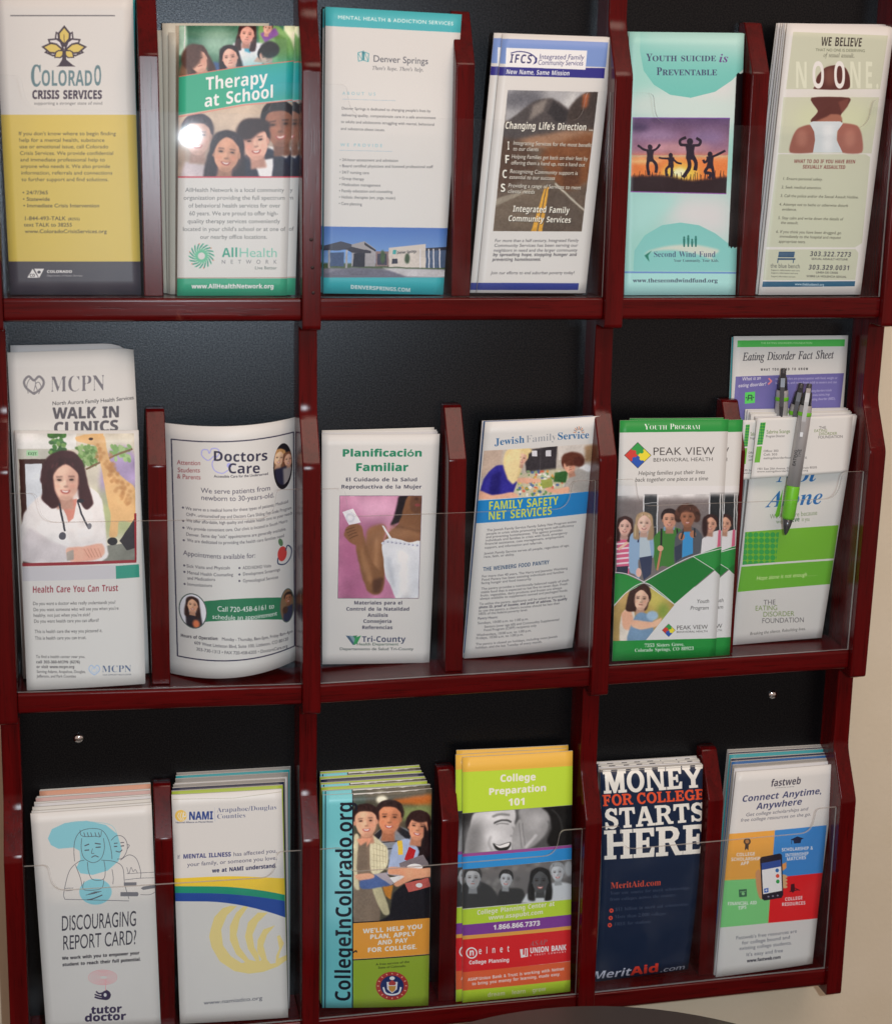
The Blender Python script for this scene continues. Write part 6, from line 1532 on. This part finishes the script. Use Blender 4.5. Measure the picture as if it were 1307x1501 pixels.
def slab(a, txt, pts, c, wt=.24):
    """heavy slab-serif capitals drawn as shapes; pts = TL,TR,BR,BL of the word"""
    adv = {'M': 1.22, 'O': 1.0, 'N': 1.12, 'E': .86, 'Y': 1.08, 'F': .84, 'R': 1.02, 'C': .92, 'L': .84, 'G': 1.0, 'S': .84, 'T': .94, 'A': 1.08, 'H': 1.12, ' ': .34}
    tot = sum(adv[q] for q in txt)
    (ax_, ay), (bx, by), (cx, cy), (dx, dy) = pts
    def q(u, v): return ((ax_ * (1 - u) + bx * u) * (1 - v) + (dx * (1 - u) + cx * u) * v, (ay * (1 - u) + by * u) * (1 - v) + (dy * (1 - u) + cy * u) * v)
    def vbar(x, W, y0=0, y1=1, s0=1, s1=1, o=0, k=1):
        hw = wt / 2 * k
        P_ = [(x - hw, y0), (x + hw, y0), (x + hw, y1), (x - hw, y1)]; a.P([q((o + u) / tot, v) for u, v in P_], c)
        for yy, on in ((y0, s0), (y1, s1)):
            if on: a.P([q((o + u) / tot, v) for u, v in [(x - hw - .11, yy), (x + hw + .11, yy), (x + hw + .11, yy + (.13 if yy < .5 else -.13)), (x - hw - .11, yy + (.13 if yy < .5 else -.13))]], c)
    def poly(P_, o): a.P([q((o + u) / tot, v) for u, v in P_], c)
    def ring(cx_, rx, o, gap=None):
        n = 26
        rg = np.linspace(0, 2 * math.pi, n + 1) if not gap else np.linspace(gap[0], gap[1], n + 1)
        out = [(cx_ + rx * math.cos(t), .5 + .53 * math.sin(t)) for t in rg]; inn = [(cx_ + (rx - wt) * math.cos(t), .5 + .36 * math.sin(t)) for t in rg[::-1]]
        poly(out + inn, o)
    o = 0
    for ch in txt:
        w = adv[ch]
        if ch == 'M': vbar(.2, w, o=o, k=.8, s0=1); vbar(w - .22, w, o=o, s0=1); poly([(.12, 0), (.42, 0), (.64, .62), (.62, 1), (.52, 1)], o); poly([(w - .12, 0), (w - .42, 0), (.56, .66), (.52, 1), (.66, 1)], o)
        elif ch == 'N': vbar(.2, w, o=o, k=.7); vbar(w - .22, w, o=o, k=.7); poly([(.1, 0), (.38, 0), (w - .14, 1), (w - .36, 1)], o)
        elif ch == 'H': vbar(.25, w, o=o); vbar(w - .25, w, o=o); poly([(.3, .42), (w - .3, .42), (w - .3, .57), (.3, .57)], o)
        elif ch in 'EFL':
            vbar(.24, w, o=o)
            if ch != 'L': poly([(.2, 0), (w - .06, 0), (w - .06, .3), (w - .17, .3), (w - .24, .15), (.2, .15)], o); poly([(.2, .42), (.5, .42), (.52, .32), (.62, .32), (.62, .68), (.52, .68), (.5, .57), (.2, .57)], o)
            if ch != 'F': poly([(.2, 1), (w - .06, 1), (w - .04, .66), (w - .16, .66), (w - .24, .85), (.2, .85)], o)
        elif ch == 'O': ring(.5, .47, o)
        elif ch == 'C': ring(.5, .45, o, (.9, 5.4)); poly([(.68, .0), (.84, .0), (.84, .36), (.74, .36), (.66, .2)], o); poly([(.6, .86), (.74, .7), (.86, .72), (.78, .92)], o)
        elif ch == 'G': ring(.5, .46, o, (.5, 5.4)); poly([(.68, .0), (.84, .0), (.84, .34), (.74, .34), (.66, .2)], o); poly([(.54, .52), (.98, .52), (.98, .64), (.9, .64), (.9, .96), (.7, .98), (.68, .64), (.54, .64)], o)
        elif ch == 'T': vbar(w / 2, w, o=o, s0=0); poly([(.04, 0), (w - .04, 0), (w - .02, .34), (w - .13, .34), (w - .2, .16), (.2, .16), (.13, .34), (.02, .34)], o)
        elif ch == 'Y': vbar(w / 2, w, .5, 1, s0=0, o=o); poly([(.0, 0), (.42, 0), (.42, .1), (.36, .12), (w / 2 + .05, .45), (w / 2 + .05, .62), (w / 2 - .1, .62), (.1, .13), (.0, .1)], o); poly([(w, 0), (w - .4, 0), (w - .4, .1), (w - .34, .12), (w / 2 - .05, .5), (w / 2 + .02, .62), (w / 2 + .13, .6), (w - .12, .13), (w, .1)], o)
        elif ch == 'A': poly([(.38, 0), (.66, 0), (w - .12, .88), (w - .0, .88), (w - .0, 1), (w - .44, 1), (w - .44, .88), (w - .36, .88), (w - .4, .74), (.34, .74), (.3, .88), (.4, .88), (.4, 1), (0, 1), (0, .88), (.1, .88)], o); a.P([q((o + u) / tot, v) for u, v in [(.48, .24), (.6, .6), (.38, .6)]], (20, 33, 54))
        elif ch == 'R': vbar(.24, w, o=o); poly([(.3, 0), (.62, 0), (.82, .08), (.9, .26), (.84, .44), (.66, .55), (.3, .56), (.3, .42), (.56, .42), (.64, .34), (.66, .26), (.62, .17), (.54, .14), (.3, .14)], o); poly([(.46, .5), (.7, .5), (.9, .87), (1.02, .87), (1.02, 1), (.74, 1)], o)
        elif ch == 'S':
            poly([(.74, .02), (.74, .34), (.62, .34), (.56, .2), (.44, .13), (.32, .18), (.3, .26), (.36, .34), (.62, .44), (.78, .58), (.8, .76), (.7, .93), (.5, 1.02), (.36, 1.0), (.2, .93), (.18, 1.0), (.06, 1.0), (.06, .66), (.18, .66), (.26, .82), (.4, .88), (.54, .84), (.56, .74), (.48, .65), (.22, .54), (.08, .4), (.06, .24), (.16, .06), (.36, -.02), (.5, 0), (.6, .05), (.64, -.01)], o)
        o += w
def art_money():
    a = Art([(105, 185), (640, 155), (563, 1225), (72, 1292)], 186, W=540, crop=(850, 1080, .2806), warm=(1, .965, .93))
    N_ = (20, 33, 54)
    a.P([(0, 100), (760, 100), (760, 1400), (0, 1400)], N_)
    W_ = (200, 192, 178); R_ = (214, 70, 38)
    slab(a, 'MONEY', [(118, 182), (640, 155), (640, 270), (118, 305)], W_)
    slab(a, 'FOR COLLEGE', [(108, 312), (640, 280), (640, 336), (110, 374)], R_)
    slab(a, 'STARTS', [(112, 388), (640, 352), (640, 452), (112, 500)], W_)
    slab(a, 'HERE', [(106, 506), (640, 470), (634, 626), (104, 662)], W_)
    a.T('MeritAid.com', 139, 814, 404, 32, (190, 66, 44), 'R', y1=794)
    G_ = (82, 92, 116)
    for t, x0, x1, y, y1 in (('Your one source for merit scholarships', 138, 550, 846, 816), ('from colleges across the country.', 137, 486, 878, 852), ('$11 billion in merit aid scholarships', 166, 550, 930, 900), ('More than 2,000 colleges', 164, 434, 968, 948), ('FREE for students', 163, 356, 1006, 990)): a.T(t, x0, y, x1, 17, G_, 'r', y1=y1)
    for x, y in ((146, 928), (143, 966), (140, 1003)): a.E(x, y, 11, 11, (205, 64, 44)); a.E(x, y, 4, 4, N_)
    a.slope = -.12
    a.T('Merit', 58, 1280, 262, 38, (176, 176, 184), 'bi', y1=1256); a.T('Aid', 264, 1256, 412, 40, (200, 50, 34), 'B', y1=1236); a.T('.com', 416, 1240, 545, 24, (176, 176, 184), 'i', y1=1224)
    return a
def art_fast():
    a = Art([(166, 245), (668, 205), (545, 1215), (64, 1283)], 180, W=540, crop=(1030, 1060, .2937), warm=(1, .93, .89))
    a.slope = -.07
    N_ = (48, 50, 82)
    a.T('fastweb', 338, 320, 488, 36, (56, 50, 60), 'bi', y1=306); a.T('powered by students', 362, 328, 456, 5, (110, 104, 110))
    a.T('Connect Anytime,', 194, 400, 592, 32, N_, 'bi', y1=358); a.T('Anywhere', 267, 438, 494, 32, N_, 'bi', y1=412)
    G_ = (108, 104, 116)
    a.T('Get college scholarships and', 215, 474, 526, 17, G_, 'i', y1=442); a.T('free college resources on the go.', 190, 502, 541, 17, G_, 'i', y1=470)
    a.P([(112, 566), (362, 544), (346, 785), (88, 802)], (214, 130, 50)); a.P([(362, 544), (620, 520), (600, 762), (346, 785)], (48, 106, 158)); a.P([(88, 802), (346, 785), (328, 1012), (62, 1040)], (102, 164, 94)); a.P([(346, 785), (600, 762), (580, 990), (328, 1012)], (196, 22, 26))
    W_ = (204, 190, 176)
    a.E(224, 602, 18, 18, (70, 50, 36)); a.E(224, 602, 10, 10, (150, 96, 50)); a.P([(214, 615), (232, 615), (230, 648), (222, 638), (212, 648)], (60, 44, 36))
    for t, x0, x1, y in (('COLLEGE', 170, 264, 678), ('SCHOLARSHIP', 144, 290, 702), ('APP', 192, 234, 724)): a.T(t, x0, y, x1, 17, W_, 'b', y1=y - 6)
    a.P([(440, 592), (474, 576), (506, 586), (474, 604)], (24, 30, 52)); a.P([(456, 598), (494, 594), (490, 610), (458, 612)], (24, 30, 52)); a.L([(446, 594), (445, 614)], 2.5, (24, 30, 52))
    for t, x0, x1, y in (('SCHOLARSHIP &', 396, 552, 652), ('INTERNSHIP', 414, 530, 680), ('MATCHES', 421, 518, 700)): a.T(t, x0, y, x1, 17, W_, 'b', y1=y - 9)
    a.P([(182, 846), (222, 842), (222, 880), (184, 884)], (50, 84, 60)); a.L([(188, 858), (216, 854)], 3, (110, 160, 100)); a.E(204, 866, 8, 8, (110, 160, 100))
    for t, x0, x1, y in (('FINANCIAL AID', 126, 272, 926), ('TIPS', 178, 220, 948)): a.T(t, x0, y, x1, 17, W_, 'b', y1=y - 8)
    a.P([(442, 818), (460, 815), (462, 850), (452, 862), (440, 850)], (60, 16, 24)); a.L([(436, 855), (478, 846)], 5, (60, 16, 24)); a.L([(462, 838), (486, 850)], 4, (60, 16, 24))
    for t, x0, x1, y in (('COLLEGE', 412, 500, 902), ('RESOURCES', 396, 514, 928)): a.T(t, x0, y, x1, 17, W_, 'b', y1=y - 8)
    # hand and phone
    a.P([(266, 760), (285, 745), (300, 800), (298, 892), (282, 880), (270, 830)], (176, 116, 74), soft=1); a.P([(396, 718), (420, 706), (420, 735), (402, 750)], (196, 120, 60), soft=1)
    for k in range(4): a.E(408, 778 + k * 17, 17, 9, (180, 132, 88), rot=10)
    a.P([(288, 690), (296, 680), (388, 662), (398, 670), (404, 870), (396, 886), (310, 900), (298, 892)], (34, 26, 36)); a.P([(296, 712), (392, 694), (398, 850), (304, 868)], (200, 196, 210)); a.P([(296, 712), (392, 694), (393, 728), (298, 746)], (40, 62, 120))
    for (x, y), c in (((374, 748), (40, 90, 140)), ((376, 776), (200, 60, 40)), ((377, 804), (40, 130, 60))): a.E(x, y, 9, 10, c)
    a.P([(308, 840), (330, 836), (330, 858), (309, 861)], (40, 80, 150)); a.L([(313, 849), (326, 847)], 3, (220, 220, 230)); a.L([(319, 843), (320, 854)], 3, (220, 220, 230))
    for k in (330, 352, 376): a.E(k, 880 - (k - 330) * .12, 5, 4, (120, 110, 120))
    for t, x0, x1, y, y1, f in (("Fastweb's free resources are", 166, 470, 1096, 1060, 's'), ('for college bound and', 196, 436, 1120, 1090, 's'), ('existing college students.', 182, 444, 1148, 1118, 's'), ("It's easy and free", 216, 400, 1178, 1156, 's'), ('www.fastweb.com', 219, 388, 1208, 1188, 'B')): a.T(t, x0, y, x1, 17 if f == 's' else 15, G_ if f == 's' else (70, 66, 80), f, y1=y1)
    return a

# ================================================================== filling the pockets
def made(fn, name, rough=0.42):
    a = fn()
    return a, a.material(name, rough)
CREAM = plain('cream_paper', (0.66, 0.65, 0.55), 0.6)
WHITE = plain('white_paper', (0.72, 0.72, 0.73), 0.5)
TEAL = plain('teal_cover', (0.04, 0.36, 0.40), 0.4)
LIME = plain('lime_cover', (0.42, 0.55, 0.06), 0.4)
BLUE = plain('blue_cover', (0.02, 0.13, 0.36), 0.4)
NAVY = plain('navy_cover', (0.012, 0.02, 0.06), 0.35)
GREY = plain('grey_cover', (0.30, 0.29, 0.27), 0.5)
PEACH = plain('peach_cover', (0.70, 0.36, 0.24), 0.5)
PINK = plain('pink_paper', (0.66, 0.45, 0.42), 0.6)

# ---- top tier
a, m = made(art_crisis, 'print_crisis')
o, W = place(a, 'tall leaflet with black leaf-tree emblem above a mustard yellow panel', tier=0, yt=.040, yb=.030, mat_=m)
behind(a, W, 2, (-14, -10), (632, -6), .043, .050, [m, TEAL], 'leaflet mostly hidden behind the mustard yellow crisis leaflet', group='leaflets behind the mustard yellow one', seed=1, dyb=.003, jit=.0005)
a, m = made(art_therapy, 'print_therapy')
o, W = place(a, 'leaflet with two photos of students split by a slanted teal Therapy at School band', tier=0, yt=.0185, yb=.020, mat_=m)
g = 'leaflets behind the Therapy at School one'
o2, W2 = place(a, 'second Therapy at School leaflet shifted right behind the front one', tier=0, yt=.0205, yb=.023, mat_=m, corners=[(243, 120), (783, 122), (742, 1380), (232, 1383)], group=g)
for i, (cs, lb) in enumerate(((((150, 150), (640, 150), (640, 1380), (155, 1382)), 'cream leaflet edge nearest to the Therapy at School leaflet, lowest of three'), (((120, 107), (620, 107), (620, 1380), (146, 1382)), 'cream leaflet standing tallest at the left of the Therapy at School leaflet'), (((90, 140), (600, 140), (600, 1378), (128, 1380)), 'cream leaflet edge closest to the wooden divider left of the Therapy leaflet'))):
    place(a, lb, tier=0, yt=.042 + i * .0035, yb=.034 + i * .005, mat_=CREAM, corners=cs, group=g)
a, m = made(art_springs, 'print_springs')
o, W = place(a, 'white leaflet with teal bands top and bottom and a photo of a clinic building', tier=0, yt=.030, yb=.028, mat_=m)
behind(a, W, 2, (106, 40), (745, 74), .035, .040, [TEAL, m], 'teal banded leaflet hidden behind the clinic building leaflet', group='leaflets behind the clinic building one', seed=3, dyb=.004, jit=.0004, dxb=-.0012)
a, m = made(art_ifcs, 'print_ifcs')
o, W = place(a, 'leaning leaflet with blue header and a photo of a mountain road', tier=0, yt=.0185, yb=.022, mat_=m, thick=.0016)
place(a, 'second mountain road leaflet peeking out at the left of the front one', tier=0, yt=.0215, yb=.026, mat_=m, corners=[(180, 92), (735, 112), (600, 1364), (62, 1364)], group='leaflets behind the mountain road one')
a, m = made(art_wind, 'print_wind')
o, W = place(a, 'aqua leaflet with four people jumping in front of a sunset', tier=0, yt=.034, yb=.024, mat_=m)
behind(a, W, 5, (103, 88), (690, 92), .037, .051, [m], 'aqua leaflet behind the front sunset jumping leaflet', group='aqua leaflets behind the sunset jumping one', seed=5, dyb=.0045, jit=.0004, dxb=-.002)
a, m = made(art_believe, 'print_believe')
o, W = place(a, 'green leaflet showing the back of a woman in a white tank top', tier=0, yt=.019, yb=.0185, mat_=m)
behind(a, W, 5, (184, 107), (690, 112), .022, .040, [m, WHITE], 'leaflet behind the one with the woman in a tank top', group='leaflets behind the woman in a tank top', seed=6, dyb=.005, jit=.0003, dxb=-.004)

# ---- middle tier
a, m = made(art_walkin, 'print_walkin', .6)
o, W = place(a, 'tall white flyer for walk in clinics, curling above the leaflet with the doctor', 'flyer', 'flyer', tier=1, yt=.040, yb=.036, mat_=m, bow=.002, curlr=.006, roundtr=.003)
o.name = 'flyer'
o, W2 = place(a, 'bluish white flyer behind the walk in clinics flyer, only its curved top showing', 'flyer', 'flyer', tier=1, yt=.048, yb=.045, mat_=WHITE, corners=[(40, 70), (500, 60), (548, 1425), (92, 1440)], bow=.002, roundtr=.007)
a, m = made(art_trust, 'print_trust')
o, W = place(a, 'leaflet with a smiling doctor in a white coat beside a painted giraffe', tier=1, yt=.030, mat_=m)
behind(a, W, 3, (52, 407), (541, 404), .0315, .036, [m], 'leaflet behind the one with doctor and giraffe', group='leaflets behind the doctor and giraffe', seed=8, dyb=.002, jit=.0004)
a, m = made(art_doctors, 'print_doctors', .5)
o, W = place(a, 'curved white sheet with a black frame, bowed outwards in its pocket', 'flyer', 'flyer', tier=1, yt=.051, yb=.051, mat_=m, bow=.033, thick=.0006)
a, m = made(art_familiar, 'print_familiar')
o, W = place(a, 'white leaflet with green Spanish title and a woman in a white camisole on pink', tier=1, yt=.042, mat_=m)
behind(a, W, 3, (103, 165), (640, 150), .045, .051, [WHITE, m, PAPER], 'white leaflet behind the one with the pink picture', group='leaflets behind the pink picture one', seed=10, dyb=.0022, jit=.0004, bow=.001)
a, m = made(art_jewish, 'print_jewish')
o, W = place(a, 'leaning leaflet with a photo of two women above a blue band with yellow letters', tier=1, yt=.019, mat_=m, bow=.003)
behind(a, W, 2, (152, 120), (716, 92), .0215, .026, [BLUE, WHITE], 'leaflet hidden behind the leaning one with the two women', group='leaflets behind the two women', seed=11, dyb=.003, jit=.0004, bow=.003, dxb=-.001)
a, m = made(art_peak, 'print_peak')
o, W = place(a, 'green and white leaflet with a row of five teenagers and a puzzle diamond', tier=1, yt=.0155, yb=.0155, mat_=m, thick=.0008)
g = 'leaflets behind the five teenagers'
place(a, 'second five teenagers leaflet, shifted right so its edge shows', tier=1, yt=.0168, yb=.0168, thick=.0008, mat_=m, corners=[(161, 122), (680, 114), (615, 1261), (123, 1284)], group=g)
place(a, 'third five teenagers leaflet, its green top edge just above the front one', tier=1, yt=.037, yb=.04, mat_=m, corners=[(140, 108), (672, 104), (600, 1262), (110, 1280)], group=g)
# right-hand pocket of the middle tier
a, m = made(art_fact, 'print_fact', .5)
o, W = place(a, 'tall purple and white fact sheet standing behind the pens', 'flyer', 'flyer', tier=1, yt=.0505, yb=.0505, mat_=m)
behind(a, W, 1, (36, 40), (518, 37), .0515, .0525, [TEAL], 'thin folder with teal corner behind the purple fact sheet', group=None, jit=0, dxb=-.0015, dyb=.002)
a, m = made(art_alone, 'print_alone')
o, W = place(a, 'leaflet with blue brush lettering over lime green bands, behind the clipped pen', tier=1, yt=.030, mat_=m, thick=.0015)
behind(a, W, 5, (95, 345), (520, 338), .033, .048, [WHITE, m, PAPER], 'leaflet behind the one with blue brush lettering', group='leaflets behind the blue brush lettering', seed=14, dyb=.0030, jit=.0006, dxb=.004, thick=.0014)
ca, cm = made(art_card, 'print_card', .5)
o, W = place(ca, 'white business card with green dotted strip clipped under the long pen', 'card', 'business_card', tier=1, yt=.0262, yb=.0240, mat_=cm, thick=.0005)
cs = [ca.px(p) for p in ((84, 392), (400, 384), (384, 620), (66, 646))]
o = sheet3d('business_card', at_y(*cs[0], .0315), at_y(*cs[1], .0315), at_y(*cs[2], .0285), at_y(*cs[3], .0285), [cm, PAPER], thick=.0005)
tag(o, 'second business card half hidden, sticking out left of the clipped one', 'card')

# ---- bottom tier
a, m = made(art_tutor, 'print_tutor')
o, W = place(a, 'white leaflet with line drawing of a sad student over teal blobs', tier=2, yt=.022, mat_=m)
behind(a, W, 8, (186, 408), (702, 374), .025, .0525, [m, PAPER, WHITE, m, PINK, m, PEACH, PAPER], 'leaflet behind the one with the sad student', group='leaflets behind the sad student', seed=21, dyb=.0036, jit=.0006, thick=.0016)
a, m = made(art_nami, 'print_nami')
o, W = place(a, 'cream leaflet with yellow, green and blue swoosh above a pale gold hand emblem', tier=2, yt=.024, mat_=m)
behind(a, W, 7, (142, 128), (768, 92), .0265, .0525, [LIME, NAVY, GREY, WHITE, GREY, TEAL, GREY], ['lime edged leaflet directly behind the gold hand emblem leaflet', 'dark leaflet in the stack behind the gold hand emblem leaflet', 'grey leaflet low in the stack behind the gold hand emblem leaflet', 'white leaflet in the stack behind the gold hand emblem leaflet', 'grey leaflet in the middle of the stack behind the gold hand emblem', 'teal leaflet in the stack behind the gold hand emblem leaflet', 'grey leaflet rearmost in the stack behind the gold hand emblem'], group='leaflets behind the gold hand emblem', seed=22, dyb=.0036, jit=.0007, thick=.0018, dxb=.004)
a, m = made(art_college, 'print_college', .35)
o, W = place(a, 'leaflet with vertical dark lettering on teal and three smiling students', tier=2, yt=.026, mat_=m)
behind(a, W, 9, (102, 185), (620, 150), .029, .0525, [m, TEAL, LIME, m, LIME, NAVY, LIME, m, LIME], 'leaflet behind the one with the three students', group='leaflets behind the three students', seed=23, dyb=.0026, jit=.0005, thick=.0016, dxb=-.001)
a, m = made(art_prep, 'print_prep', .38)
o, W = place(a, 'striped lime, blue, red and orange leaflet with grey photos of laughing people', tier=2, yt=.030, mat_=m)
g = 'leaflets behind the striped laughing people one'
place(a, 'second striped laughing people leaflet, its edge showing at the left', tier=2, yt=.034, mat_=m, corners=[(99, 96), (676, 62), (662, 1330), (100, 1390)], group=g)
place(a, 'rearmost striped leaflet, its orange top rising behind the others', tier=2, yt=.043, yb=.042, mat_=m, corners=[(103, 72), (687, 45), (668, 1320), (110, 1378)], group=g)
a, m = made(art_money, 'print_money', .38)
o, W = place(a, 'navy leaflet filled with huge white and orange slab lettering', tier=2, yt=.024, mat_=m, bowx=.0035, sag=.001)
behind(a, W, 9, (86, 132), (608, 100), .0265, .0505, [m, PAPER, m, WHITE, m, PAPER, m, WHITE, NAVY], 'folded leaflet behind the one with slab lettering', group='leaflets behind the slab lettering', seed=25, dyb=.0025, jit=.0008, thick=.0016, bowx=.003)
a, m = made(art_fast, 'print_fast')
o, W = place(a, 'leaning leaflet with four coloured squares around a hand holding a phone', tier=2, yt=.026, mat_=m, bowx=-.001)
behind(a, W, 7, (122, 135), (608, 108), .0285, .0525, [WHITE, GREY, BLUE, NAVY, TEAL, NAVY, GREY], ['white leaflet directly behind the one with the phone in a hand', 'grey leaflet third from the front behind the phone leaflet', 'blue leaflet behind the one with the phone in a hand', 'navy leaflet in front of the teal one behind the phone leaflet', 'teal leaflet near the back of the phone leaflet stack', 'navy leaflet second from the back of the phone leaflet stack', 'grey leaflet rearmost of the phone leaflet stack'], group='leaflets behind the phone in a hand', seed=26, dyb=.0034, jit=.0006, thick=.002, dxb=-.001)

# ---- pens
SILVER = plain('satin_silver', (0.44, 0.43, 0.43), 0.35, 0.2)
DARKM = plain('dark_chrome', (0.10, 0.10, 0.11), 0.25, 0.6)
GRIP = plain('lime_rubber', (0.16, 0.55, 0.02), 0.42)
LINK_ = plain('pen_print_black', (0.02, 0.02, 0.02), 0.5)
def pen(top, bot, yt, yb, label, show=1.0, text=False):
    L = lambda p: (1060 + p[0] * .3464, 480 + p[1] * .3464)
    A = Vector(at_y(*L(top), yt)); B = Vector(at_y(*L(bot), yb))
    d = (B - A).normalized(); ln = 0.142
    if show < 1: B = A + d * ln
    else: ln = (B - A).length
    e = bpy.data.objects.new('pen', None); sc.collection.objects.link(e)
    e.location = B
    tag(e, label, 'pen', 'silver and lime pens')
    bpy.context.view_layer.update()
    def part(name, prof, m_):
        bm = bmesh.new(); lathe(bm, [(t_, r_ * 1.14) for t_, r_ in prof], A, B, 16)
        o = from_bm(name, bm, m_, e)
        for p in o.data.polygons: p.use_smooth = len(p.vertices) == 4
        return o
    k = ln / .142
    part('button', [(0, .0016), (.001, .0022), (.007 * k, .0024), (.009 * k, .0034), (.020 * k, .0042)], DARKM)
    part('barrel', [(.020 * k, .0047), (.024 * k, .0050), (.038 * k, .0053), (.095 * k, .0053)], SILVER)
    part('ring', [(.0262 * k, .0052), (.0268 * k, .0054), (.0292 * k, .0054), (.0298 * k, .0052)], GRIP)
    part('grip', [(.095 * k, .0051), (.097 * k, .0055), (.110 * k, .0054), (.124 * k, .0052), (.1265 * k, .0046)], GRIP)
    part('tip', [(.1262 * k, .0043), (.134 * k, .0030), (.140 * k, .0015), (.142 * k, .0006)], DARKM)
    # clip: a bent metal strip along the barrel
    cdir = (Vector(CAM) - A).normalized(); s = d.cross(cdir).normalized(); f = s.cross(d).normalized()
    if f.dot(cdir) < 0: f = -f
    bm = bmesh.new()
    stn = [(.004, .003), (.008, .0062), (.016, .0078), (.034, .0076), (.044, .0066), (.048, .0074)]
    rings = []
    for t, h in stn:
        c = A + d * t * k + f * h * 1.14
        w = .0019 if t < .04 else .0013
        rings.append([bm.verts.new(c + s * u + f * v) for u, v in ((-w, 0), (w, 0), (w, .0007), (-w, .0007))])
    for i in range(len(rings) - 1):
        for q in range(4): bm.faces.new((rings[i][q], rings[i][(q + 1) % 4], rings[i + 1][(q + 1) % 4], rings[i + 1][q]))
    bm.faces.new(rings[0]); bm.faces.new(rings[-1][::-1])
    bmesh.ops.recalc_face_normals(bm, faces=bm.faces)
    from_bm('clip', bm, SILVER if text else DARKM, e)
    if text:
        for body, off, t0 in (('THE', -.0023, .0615), ('EATING', .0010, .0700)):
            cu = bpy.data.curves.new('t', 'FONT'); cu.body = body; cu.size = .0042; cu.extrude = .0001; cu.align_x = 'LEFT'; cu.resolution_u = 3
            to = bpy.data.objects.new('t', cu)
            me = bpy.data.meshes.new_from_object(to)
            bpy.data.objects.remove(to); bpy.data.curves.remove(cu)
            xa = -d; 
            # wrap the printed letters round the barrel
            for v in me.vertices:
                x, y, z = v.co
                ang = (y + off) / .0060
                v.co = A + d * (t0 * k) + xa * (x - .006) + (f * math.cos(ang) + (-s if s.dot(Vector((1, 0, 0))) > 0 else s) * math.sin(ang)) * (.00610 + z)
            link('lettering', me, LINK_, e)
    return e
pen((254, 172), (238, 480), .0425, .0425, 'upright silver pen with lime ring, leftmost of the two behind the card', show=.5)
pen((330, 235), (282, 470), .0385, .0395, 'slanted silver pen with lime ring between the other two pens', show=.5)
pen((364, 237), (262, 878), .0190, .0190, 'silver pen with lime grip clipped over the card, its whole length showing', text=True)
print('DEPTHS', REP)
print('TOTAL OBJECTS', len(bpy.data.objects))
